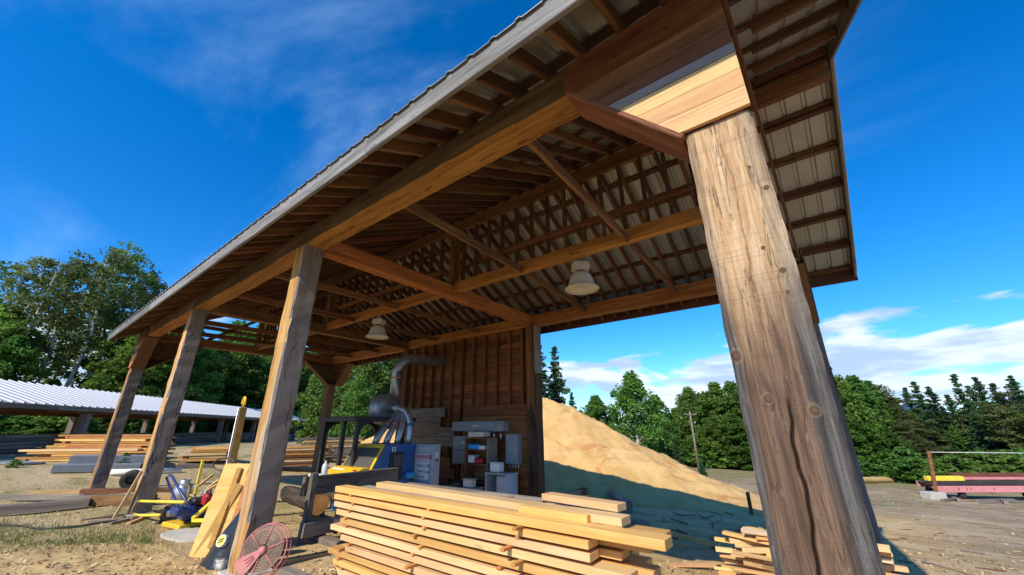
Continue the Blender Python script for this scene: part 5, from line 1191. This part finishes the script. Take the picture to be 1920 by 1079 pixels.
for k in range(6):   # dark stock stored under the roof
    la = 4+k*8.5
    for i in range(5):
        for j in range(2):
            a, b = FP(la+random.uniform(0, 0.5), 1.6+j*1.0, 0), FP(la+6.5, 1.6+j*1.0, 0); zz = max(G(a.x, a.y), G(b.x, b.y))+0.12+i*0.15
            lum('plank_bundle', (a.x, a.y, zz), (b.x, b.y, zz), 0.9, 0.13, W_OLD, 'grey plank bundle, %s layer, %s row, %s stack along under the far shed' % (LAY[i], RW[j], ('first', 'second', 'third', 'fourth', 'fifth', 'sixth')[k]), 'plank bundle', 'bundles under the far shed')

# ------------------------------------------------------------------ open yard at the right
tp = gnd(1757, 936); rd = Vector((rt0.x, rt0.y, 0)).normalized(); rd = (rd+Vector((fw.x, fw.y, 0)).normalized()*-0.02).normalized()
fwd = Vector((-rd.y, rd.x, 0)); SC_ = (tp-CAM).dot(fw)/F_PX      # metres per pixel there
trl = thing('flat_trailer', tuple(tp), 'long low faded pink steel trailer carrying dark beams in the open yard', 'trailer')
def TP(px, py_up, d=0.0): q = tp+rd*(px*SC_)+fwd*d; return Vector((q.x, q.y, tp.z+py_up*SC_))
LT = 330
m = MB(); m.bar(TP(0, 16), TP(LT, 16), 0.08, 11*SC_, (0, 0, 1), 0, 0.01); m.build('side_rail', PINKT, trl)
m = MB(); m.bar(TP(40, 16, 1.8), TP(LT, 16, 1.8), 0.08, 11*SC_, (0, 0, 1), 0, 0.01); m.build('side_rail', PINKT, trl)
m = MB(); m.box(tuple(TP(LT/2+20, 20.5, 0.9)), ((LT-40)*SC_, 1.7, 0.06), Matrix.Rotation(math.atan2(rd.y, rd.x), 3, 'Z')); m.build('deck', DKSTEEL, trl)
for px in (55, 175, 290):
    for d in (0.15, 1.65):
        c = TP(px, 5.5, d); m = MB(); Mw = Matrix(((rd.x, 0, fwd.x), (rd.y, 0, fwd.y), (0, 1, 0))); r_ = 5.5*SC_
        m.lathe([(0, -0.1), (r_*0.6, -0.1), (r_, -0.08), (r_, 0.08), (r_*0.6, 0.1), (0, 0.1)], c, 20, Mw); m.build('wheel', RUBBER, trl)
for px in (45, 60, 68, 110, 165): m = MB(); m.bar(TP(px, 14, -0.045), TP(px, 19, -0.045), 0.02, 0.02, (0, 1, 0)); m.build('hook', DKSTEEL, trl)
for k, (a, b, z_, h_, d, mt, lab) in enumerate(((0, LT, 26, 7, 0.2, DKSTEEL, 'dark steel beam lying along the edge of the pink trailer'), (2, 70, 33.5, 8, 0.25, SAFETY, 'bright yellow steel box beam on the pink trailer'), (66, LT, 38, 6.5, 0.6, W_DARK, 'brown timber beam on top of the pink trailer load'), (70, LT, 32.5, 4, 0.45, PINKT, 'rusty pink channel in the trailer load'))):
    lum('steel_beam', TP(a, z_, d), TP(b, z_, d), 0.2, h_*SC_, mt, lab, 'beam', None)
lp0 = TP(-3, 0, -0.1); lp1 = atY(1741, 846, lp0.y+0.25)
m = MB(); m.bar(lp0, lp1, 0.13, 0.10, (0, 1, 0.1), 0, 0.01); tag(m.build('leaning_post', W_BROWN), 'brown post leaning against the end of the pink trailer', 'post')
m = MB(); wz = lp1.z-0.05; m.tube([lp1+Vector((0, 0, -0.05)), Vector((*(lp1+rd*7).xy, wz-0.08)), Vector((*(lp1+rd*14).xy, wz))], 0.012, 5); tag(m.build('wire', WHITE), 'thin wire strung from the leaning brown post', 'wire')
q = TP(-12, 0, -0.2); m = MB(); m.box((q.x, q.y, q.z+0.16), (0.75, 0.5, 0.30), Matrix.Rotation(0.7, 3, 'Z'), 0, 0.02); tag(m.build('concrete_block', CONC), 'pale concrete block beside the leaning brown post', 'block')
for k, (a, b, c_, d_) in enumerate(((1768, 942, 1800, 938), (1788, 936, 1800, 942), (1832, 942, 1935, 939), (1842, 946, 1930, 944), (1880, 940, 1888, 946))):
    p0, p1 = gnd(a, b), gnd(c_, d_); lum('stick', p0+Vector((0, 0, 0.05)), p1+Vector((0, 0, 0.05)), 0.13, 0.10, W_OLD, 'weathered grey pole lying on the ground before the pink trailer', 'pole', 'poles before the trailer')
p0, p1 = gnd(1590, 907), gnd(1752, 903); log(p0+Vector((0, 0, 0.2)), p1+Vector((0, 0, 0.2)), 0.2, 'long pale peeled log lying along the edge of the yard', None, W_PLANK, 61)
p0, p1 = gnd(1600, 900), gnd(1700, 898); log(p0+Vector((0, 0, 0.2)), p1+Vector((0, 0, 0.2)), 0.16, 'grey log lying behind the long pale log', None, W_OLD, 62)
up_ = gnd(1311, 884); tz = z_at(1301, 772, math.hypot(up_.x-CAM.x, up_.y-CAM.y))
pole = thing('utility_pole', tuple(up_), 'thin grey utility pole standing before the trees beyond the sawdust pile', 'utility pole')
m = MB(); m.tube([up_-Vector((0, 0, 0.2)), Vector((up_.x, up_.y, tz))], [0.12, 0.085], 10); m.build('shaft', W_OLD, pole)
m = MB(); m.bar((up_.x-0.5, up_.y-0.3, tz-0.25), (up_.x+0.5, up_.y+0.3, tz-0.25), 0.07, 0.07); m.build('crossarm', W_OLD, pole)
#--PART4--
# ------------------------------------------------------------------ trees
def quads_mesh(name, C, U, V, mat):
    """leaf-sized quads from centres and two half axes"""
    n = len(C); v = np.empty((n, 4, 3)); v[:, 0] = C-U*0.15-V; v[:, 1] = C+U-V*0.1; v[:, 2] = C+U*0.15+V; v[:, 3] = C-U+V*0.1
    return np_mesh(name, v.reshape(-1, 3), np.arange(n*4).reshape(-1, 4), mat)
def rand_unit(n, r):
    a = r.normal(size=(n, 3)); return a/np.linalg.norm(a, axis=1, keepdims=True)
def leaf_cloud(centres, radii, per, size, r, flat=0.75, droop=0.0):
    n = len(centres)*per; cc = np.repeat(centres, per, 0); rr = np.repeat(radii, per)
    d = rand_unit(n, r)*(r.random((n, 1))**0.45); d[:, 2] *= flat
    Cn = cc+d*rr[:, None]; Cn[:, 2] -= droop*rr*r.random(n)
    s = size*(0.6+0.8*r.random(n))
    U = rand_unit(n, r); U[:, 2] *= 0.6; T = rand_unit(n, r); V = np.cross(U, T); V /= np.linalg.norm(V, axis=1, keepdims=True)+1e-9
    return Cn, U*s[:, None], V*s[:, None]*0.75
def limbs(name, H, r0, tips, mat, lean=0.3, seed=0, forks=1):
    rr = random.Random(seed); mb = MB()
    N = 9; tr = [Vector((lean*math.sin(i*0.7+seed)*i/N, lean*math.cos(i*0.9+seed)*i/N*0.7, H*i/N-0.3*(i == 0))) for i in range(N+1)]
    mb.tube(tr, [r0*(1-0.88*i/N)*(1.35 if i == 0 else 1) for i in range(N+1)], 8)
    for t in tips:
        t = Vector(t); f = min(0.92, max(0.12, (t.z-0.32*math.hypot(t.x, t.y))/H)); k = f*N; i = min(N-1, int(k)); b = tr[i].lerp(tr[i+1], k-i)
        m = b.lerp(t, 0.55)+Vector((rr.uniform(-0.2, 0.2), rr.uniform(-0.2, 0.2), rr.uniform(0.0, 0.35)))
        q = r0*(1-0.88*f)*0.42+0.012; mb.tube([b, m, t], [q, q*0.6, 0.012], 5, 0, False)
    return mb.mesh(name, mat)
PROTO = {}
def proto(kind, H, crown, trunk): PROTO.setdefault(kind, []).append((H, crown, trunk))
def make_broad(kind, leafm, barkm, H, Rm, base, ncl, per, size, seed, droop=0.0, top=0.62):
    r = np.random.default_rng(seed); pts = []
    lob = rand_unit(9, r)
    while len(pts) < ncl:
        t = r.random(); a = r.random()*6.283; prof = math.sin(math.pi*min(1, (t**0.8)*0.93+0.09))**0.7*(1.0 if t < top else 1.0)
        q = r.random()**0.42; lo = 1+0.28*math.sin(3*a+seed)*math.sin(5*t+seed)+0.2*math.sin(7*a-9*t)
        pts.append((math.cos(a)*Rm*prof*q*lo, math.sin(a)*Rm*prof*q*lo, base+(H-base)*t*0.97))
    pts = np.array(pts); rad = (0.55+0.65*r.random(ncl))*Rm*0.27
    C, U, V = leaf_cloud(pts, rad, per, size, r, 0.6, droop)
    order = r.permutation(ncl)[:26]
    proto(kind, H, quads_mesh('crown', C, U, V, leafm), limbs('trunk', H*0.93, H*0.016+0.05, pts[order], barkm, 0.4, seed))
def make_aspen(kind, leafm, barkm, H, seed):
    r = np.random.default_rng(seed); pts = []
    for i in range(58):
        t = 0.34+0.66*r.random()**0.8; a = r.random()*6.283; q = (0.3+0.7*r.random())*2.5*(1.1-0.75*abs(t-0.72)/0.38)
        pts.append((math.cos(a)*q, math.sin(a)*q, H*t))
    pts = np.array(pts); C, U, V = leaf_cloud(pts, 0.6+0.5*r.random(len(pts)), 42, 0.17, r, 0.7)
    proto(kind, H, quads_mesh('crown', C, U, V, leafm), limbs('trunk', H*0.97, 0.27, pts[::2], barkm, 0.9, seed))
def make_conifer(kind, leafm, H, Rm, seed, whorls=46, open_=0.0):
    r = np.random.default_rng(seed); Cs = []; Us = []; Vs = []; tips = []
    for w_ in range(whorls):
        t = (w_+r.random()*0.6)/whorls; z = H*(0.05+0.94*t); L = Rm*(1-t)**0.85*(0.75+0.5*r.random())+0.12
        nb = int(5+5*(1-t))
        for b in range(nb):
            if r.random() < open_: continue
            a = r.random()*6.283; Lb = L*(0.65+0.5*r.random()); n = max(4, int(Lb*8)); s = np.linspace(0.12, 1, n)
            dr = 0.28*Lb if t < 0.75 else -0.15*Lb
            P = np.stack([np.cos(a)*Lb*s, np.sin(a)*Lb*s, z-dr*s**1.4+0.12*Lb*s], -1)+r.normal(size=(n, 3))*0.05
            k = 3
            P = np.repeat(P, k, 0)+r.normal(size=(n*k, 3))*np.array([0.13, 0.13, 0.07])*(0.6+0.5*Lb/Rm)
            ax = np.array([math.cos(a), math.sin(a), -0.35]); d = ax+r.normal(size=(n*k, 3))*0.55; d /= np.linalg.norm(d, axis=1, keepdims=True)
            side = np.cross(d, rand_unit(n*k, r)); side /= np.linalg.norm(side, axis=1, keepdims=True)+1e-9
            sz = (0.17+0.12*r.random(n*k))[:, None]*(0.75+0.3*(1-t))
            Cs.append(P); Us.append(d*sz*1.25); Vs.append(side*sz*0.5)
        if w_ % 4 == 0 and w_ < whorls*0.8: tips.append((math.cos(a)*L*0.7, math.sin(a)*L*0.7, z-0.1*L))
    proto(kind, H, quads_mesh('crown', np.vstack(Cs), np.vstack(Us), np.vstack(Vs), leafm), limbs('trunk', H*0.98, H*0.011+0.05, tips, TRUNK, 0.12, seed))
def make_pine(kind, leafm, H, seed):
    r = np.random.default_rng(seed); pts = []
    for i in range(80):
        t = 0.14+0.86*r.random(); a = r.random()*6.283; q = (0.35+0.65*r.random())*3.0*(1-0.62*t)*(1+0.25*math.sin(4*a+seed))
        pts.append((math.cos(a)*q, math.sin(a)*q, H*t))
    pts = np.array(pts); C, U, V = leaf_cloud(pts, 0.7+0.45*r.random(len(pts)), 85, 0.2, r, 0.45); V = V*0.45; U = U*1.25
    proto(kind, H, quads_mesh('crown', C, U, V, leafm), limbs('trunk', H*0.98, 0.17, pts[::3], TRUNK, 0.25, seed))
make_broad('broad', LEAF_A, TRUNK, 14, 4.3, 0.6, 210, 62, 0.23, 1)
make_broad('broad', LEAF_A, TRUNK, 14, 3.7, 0.8, 190, 62, 0.23, 2)
make_broad('broad', LEAF_A, BARKL, 14, 3.4, 0.4, 180, 62, 0.21, 3)
make_broad('bright', LEAF_B, BARKL, 14, 4.0, 0.4, 240, 62, 0.2, 4, 0.9)
make_broad('bright', LEAF_B, BARKL, 14, 3.6, 0.5, 220, 62, 0.2, 5, 0.6)
make_aspen('aspen', LEAF_C, BARKL, 20, 6); make_aspen('aspen', LEAF_C, BARKL, 20, 7); make_aspen('aspen', LEAF_C, BARKL, 20, 8)
make_conifer('spruce', LEAF_D, 15, 2.9, 9); make_conifer('spruce', LEAF_D, 15, 2.5, 10, 42, 0.12); make_conifer('spruce', LEAF_D, 15, 3.3, 14, 44, 0.05)
make_pine('pine', LEAF_E, 13, 11); make_pine('pine', LEAF_E, 13, 12)
make_broad('bush', LEAF_A, TRUNK, 3, 1.7, 0.0, 70, 40, 0.13, 13)
make_broad('bush', LEAF_B, TRUNK, 3, 1.5, 0.0, 70, 40, 0.12, 15)
NAMES = {'broad': 'leafy_tree', 'bright': 'birch_tree', 'aspen': 'poplar_tree', 'spruce': 'spruce_tree', 'pine': 'pine_tree', 'bush': 'shrub'}
_cnt = {}
def tree(kind, px, top, dist, label, group, wide=1.0, cat=None, base=None):
    if base is not None: x, y = base.x, base.y; dist = math.hypot(x-CAM.x, y-CAM.y)
    else: x, y = dir_at(px, dist)
    g = G(x, y); h = (z_at(px, top, dist)-g) if top is not None else 2.0
    k = _cnt.get(kind, 0); _cnt[kind] = k+1
    H, cm, tm = PROTO[kind][k % len(PROTO[kind])]
    s = h/H; M = Matrix.Translation((x, y, g)) @ Matrix.Rotation(random.random()*6.28, 4, 'Z') @ Matrix.Diagonal((s*wide*random.uniform(0.92, 1.08), s*wide*random.uniform(0.92, 1.08), s, 1))
    o = add(NAMES[kind], None, None, M); tag(o, label, cat or ('shrub' if kind == 'bush' else 'tree'), group)
    for nm, me in (('trunk', tm), ('crown', cm)):
        c = bpy.data.objects.new(nm, me); col.objects.link(c); c.parent = o
    return o
# tall thin poplars and dense trees behind the far lumber shed
gA = 'poplars behind the far shed'; lA = 'tall thin poplar with bare pale trunk behind the far lumber shed'
for px, top, d in ((-70, 455, 62), (-25, 450, 58), (8, 470, 64), (28, 452, 60), (62, 468, 66), (92, 448, 58), (122, 436, 60), (140, 462, 68), (168, 488, 60), (192, 505, 64), (222, 520, 62), (246, 540, 70), (108, 500, 72), (45, 520, 74), (-110, 470, 66)):
    tree('aspen', px, top, d, lA, gA, random.uniform(0.8, 1.05))
gB = 'dark leafy trees behind the far shed'; lB = 'dense dark leafy tree behind the far lumber shed'
for px, top, d, w_ in ((-90, 560, 60, 1.1), (-40, 620, 56, 1.0), (190, 600, 60, 0.85), (215, 560, 58, 1.0), (245, 590, 55, 1.1), (280, 585, 60, 1.0), (310, 610, 62, 1.1), (335, 640, 66, 1.1), (45, 715, 54, 1.0)):
    tree('broad', px, top, d, lB, gB, w_)
gC = 'trees seen through the shed'; lC = 'bushy green tree seen between the posts beyond the far shed'
for px, top, d, w_ in ((385, 650, 74, 1.1), (425, 640, 70, 1.1), (468, 635, 78, 1.0), (500, 660, 72, 1.1), (540, 650, 76, 1.0), (575, 640, 80, 1.1), (400, 600, 90, 0.9), (455, 590, 95, 0.9), (350, 700, 70, 1.2)):
    tree('broad', px, top, d, lC, gC, w_)
gD = 'pale birches behind the edger'; lD = 'pale green weeping birch seen beyond the open rear bay'
for px, top, d, w_ in ((610, 650, 44, 0.9), (648, 640, 36, 0.9), (690, 620, 33, 0.85), (725, 640, 36, 0.9), (665, 700, 28, 0.9), (760, 630, 40, 0.9), (800, 640, 44, 0.9), (630, 740, 30, 0.9)):
    tree('bright', px, top, d, lD, gD, w_)
# behind the sawdust pile
tree('spruce', 1010, 628, 34, 'tall dark spruce standing behind the corner post of the rear wall', None, 1.0)
tree('spruce', 1046, 648, 36, 'tall greyish spruce standing at the top of the sawdust pile', None, 1.1)
tree('spruce', 975, 640, 38, 'dark spruce hidden behind the rear shed wall', None, 1.0)
tree('spruce', 1075, 735, 44, 'shorter spruce just right of the greyish one behind the pile', None, 1.0)
tree('broad', 1120, 742, 46, 'small rounded green tree behind the sawdust slope', None, 1.0)
tree('bright', 1193, 693, 44, 'broad bright green tree standing alone behind the sawdust slope', None, 1.05)
tree('spruce', 1262, 820, 40, 'low dark spruce under the lone bright tree', None, 1.1)
gE = 'trees beyond the sawdust pile'; lE = 'green leafy tree in the row beyond the sawdust pile'
for k, (px, top, d, w_) in enumerate(((1150, 765, 58, 1.1), (1235, 740, 58, 1.0), (1270, 765, 60, 1.1), (1300, 722, 64, 0.9), (1325, 738, 58, 1.0), (1352, 716, 54, 1.0), (1385, 712, 55, 1.0), (1415, 725, 56, 1.0), (1090, 770, 60, 1.1), (1250, 780, 52, 1.2), (1440, 720, 52, 1.0), (1475, 715, 50, 1.0), (1505, 705, 52, 1.0), (1340, 780, 50, 1.2), (1375, 775, 49, 1.2))):
    tree('broad' if k % 3 else 'bright', px, top, d, lE, gE, w_)
tree('spruce', 1319, 862, 0, 'tiny young spruce on the meadow by the utility pole', None, 1.3, base=gnd(1319, 893))
# right hand tree line
gF = 'leafy trees beyond the trailer yard'; lF = 'leafy green tree in the line at the edge of the open yard'
for px, top, d, w_ in ((1562, 652, 44, 0.75), (1595, 705, 45, 0.9), (1625, 702, 47, 0.9), (1650, 712, 50, 0.9), (1540, 690, 52, 1.0), (1610, 780, 43, 1.1), (1655, 800, 44, 1.2), (1790, 800, 52, 1.0), (1850, 805, 50, 1.0), (1920, 770, 48, 1.0), (1975, 740, 50, 1.0)):
    tree('broad', px, top, d, lF, gF, w_)
gG = 'pines beyond the trailer yard'; lG = 'brownish green pine in the line at the edge of the open yard'
for px, top, d, w_ in ((1672, 722, 50, 1.15), (1640, 760, 47, 1.2), (1700, 765, 48, 1.2), (1685, 790, 46, 1.3), (1740, 790, 49, 1.2), (1880, 755, 47, 1.2), (1905, 738, 50, 1.2), (1815, 775, 52, 1.1), (1945, 760, 46, 1.2), (1720, 820, 46, 1.3)):
    tree('pine', px, top, d, lG, gG, w_)
gH = 'spruces beyond the trailer yard'; lH = 'dark pointed spruce in the line at the edge of the open yard'
for px, top, d, w_ in ((1722, 724, 54, 1.0), (1742, 712, 56, 1.0), (1768, 722, 55, 1.0), (1798, 738, 58, 1.1), (1826, 697, 52, 1.0), (1845, 720, 55, 1.0), (1866, 703, 53, 1.0), (1895, 715, 55, 1.0), (1935, 700, 54, 1.0), (1965, 725, 56, 1.0), (1755, 770, 50, 1.2), (1835, 770, 49, 1.2), (1780, 760, 53, 1.2), (2000, 700, 54, 1.0)):
    tree('spruce', px, top, d, lH, gH, w_)
gI = 'shrubs at the foot of the tree line'; lI = 'low shrub at the foot of the tree line beyond the yard'
for k in range(34):
    px = 1560+k*13; tree('bush', px, random.uniform(838, 868), random.uniform(41, 46), lI, gI, 1.3)
gJ = 'shrubs beyond the meadow'; lJ = 'low shrub at the far side of the meadow behind the pile'
for k in range(14):
    px = 1240+k*15; tree('bush', px, random.uniform(815, 845), random.uniform(50, 56), lJ, gJ, 1.4)
gK = 'undergrowth behind the far shed'; lK = 'dark shrub in the undergrowth behind the far lumber shed'
for k in range(30):
    px = -60+k*23; tree('bush', px, random.uniform(765, 800), random.uniform(46, 50)+max(0, k-8)*2.0, lK, gK, 1.8)
b1_ = gnd(24, 878); b2_ = gnd(228, 878)
tree('bush', 24, 862, 0, 'small round green shrub beside the end of the low board pile', None, 1.4, base=b1_)
tree('bush', 228, 850, 0, 'small bright shrub growing before the thick grey slab', None, 0.9, base=b2_)
# ------------------------------------------------------------------ chips and straw strewn over the ground
def strew(name, n, size, aspect, mat, region, lift, label, tilt=0.35, seed=1, upright=False):
    r = np.random.default_rng(seed); X = []; Y = []
    while len(X) < n:
        px, py = r.uniform(*region[:2]), region[2]+(region[3]-region[2])*r.random()**0.7
        p = gnd_fast(px, py)
        if p is None: continue
        X.append(p[0]); Y.append(p[1])
    X = np.array(X); Y = np.array(Y); Z = gz(X, Y)+0.018*lump(X, Y, 2.2)
    a = r.random(n)*6.283; s = size*(0.5+r.random(n))
    if upright:
        U = np.stack([np.cos(a)*s*0.05, np.sin(a)*s*0.05, np.zeros(n)], -1); V = np.stack([r.normal(size=n)*0.35*s, r.normal(size=n)*0.35*s, s], -1)
        v = np.empty((n, 3, 3)); C = np.stack([X, Y, Z-0.01], -1); v[:, 0] = C-U; v[:, 1] = C+U; v[:, 2] = C+V
        me = np_mesh(name, v.reshape(-1, 3), np.arange(n*3).reshape(-1, 3), mat)
    else:
        U = np.stack([np.cos(a)*s, np.sin(a)*s, r.normal(size=n)*tilt*s], -1); V = np.stack([-np.sin(a)*s*aspect, np.cos(a)*s*aspect, r.normal(size=n)*tilt*s*aspect], -1)
        C = np.stack([X, Y, Z+lift], -1); v = np.empty((n, 4, 3)); v[:, 0] = C-U-V; v[:, 1] = C+U-V; v[:, 2] = C+U+V; v[:, 3] = C-U+V
        me = np_mesh(name, v.reshape(-1, 3), np.arange(n*4).reshape(-1, 4), mat)
    o = add(name, me); o['kind'] = 'stuff'; o['label'] = label; o['category'] = name.replace('_', ' ')
def gnd_fast(px, py):
    d = ray(px, py)
    if d.z > -0.02: return None
    t = (CAM.z)/-d.z
    for i in range(5):
        p = CAM+d*t; t += (p.z-G(p.x, p.y))/-d.z*0.9
    p = CAM+d*t
    return (p.x, p.y) if t > 0.5 and (p-CAM).length < 60 else None
CHIP = plain('chip_wood', (0.62, 0.44, 0.22), 0.8, 0, 0.35, 3.0, (0.35, 0.22, 0.1), 0.6)
CHIPD = plain('dark_chip', (0.16, 0.11, 0.07), 0.9, 0, 0.4, 3.0, (0.3, 0.2, 0.1), 0.5)
strew('wood_chips', 5200, 0.018, 0.4, CHIP, (-60, 1980, 925, 1150), 0.012, 'pale wood chips and shavings strewn over the yard ground', 0.4, 3)
strew('bark_scraps', 1900, 0.022, 0.35, CHIPD, (-60, 1980, 905, 1150), 0.012, 'dark bark scraps strewn over the yard ground', 0.4, 4)
strew('dry_grass', 5200, 0.055, 0.1, LEAF_F, (-60, 330, 868, 1040), 0.0, 'short dry grass on the bank and yard beyond the shed', 0.3, 5, True)
strew('meadow_grass', 1800, 0.12, 0.1, LEAF_F, (1230, 1400, 850, 905), 0.0, 'short olive grass of the meadow behind the sawdust pile', 0.3, 6, True)

LEAF_G = leaf('green_grass', (0.05, 0.12, 0.015), (0.10, 0.19, 0.03), (0.2, 0.26, 0.06), 0.3)
strew('green_grass', 5200, 0.05, 0.1, LEAF_G, (-60, 290, 982, 1024), 0.0, 'short green grass strip on the ground before the lying timbers', 0.3, 8, True)
strew('bank_grass', 1500, 0.09, 0.1, LEAF_G, (1560, 1760, 900, 950), 0.0, 'thin green grass at the edge of the open yard', 0.3, 9, True)
# larger debris lying about in the open yard
for k in range(30):
    p = gnd(random.uniform(1640, 1930), random.uniform(935, 1075)); an = random.uniform(-0.4, 0.6); L = random.choice((0.06, 0.1, 0.16))
    lum('stick', (p.x-L*math.cos(an), p.y-L*math.sin(an), p.z+0.008), (p.x+L*math.cos(an), p.y+L*math.sin(an), p.z+0.014), 0.03, 0.014, random.choice((W_OLD, W_BROWN, W_PLANK)), 'small scrap stick lying on the bare open yard', 'stick', 'scrap sticks in the open yard')
p0, p1 = gnd(1730, 1056), gnd(1800, 1079); lum('stick', p0+Vector((0, 0, 0.02)), p1+Vector((0.1, -0.05, 0.02)), 0.03, 0.025, W_OLD, 'long thin stick lying on the bare ground beyond the split post', 'stick', None)
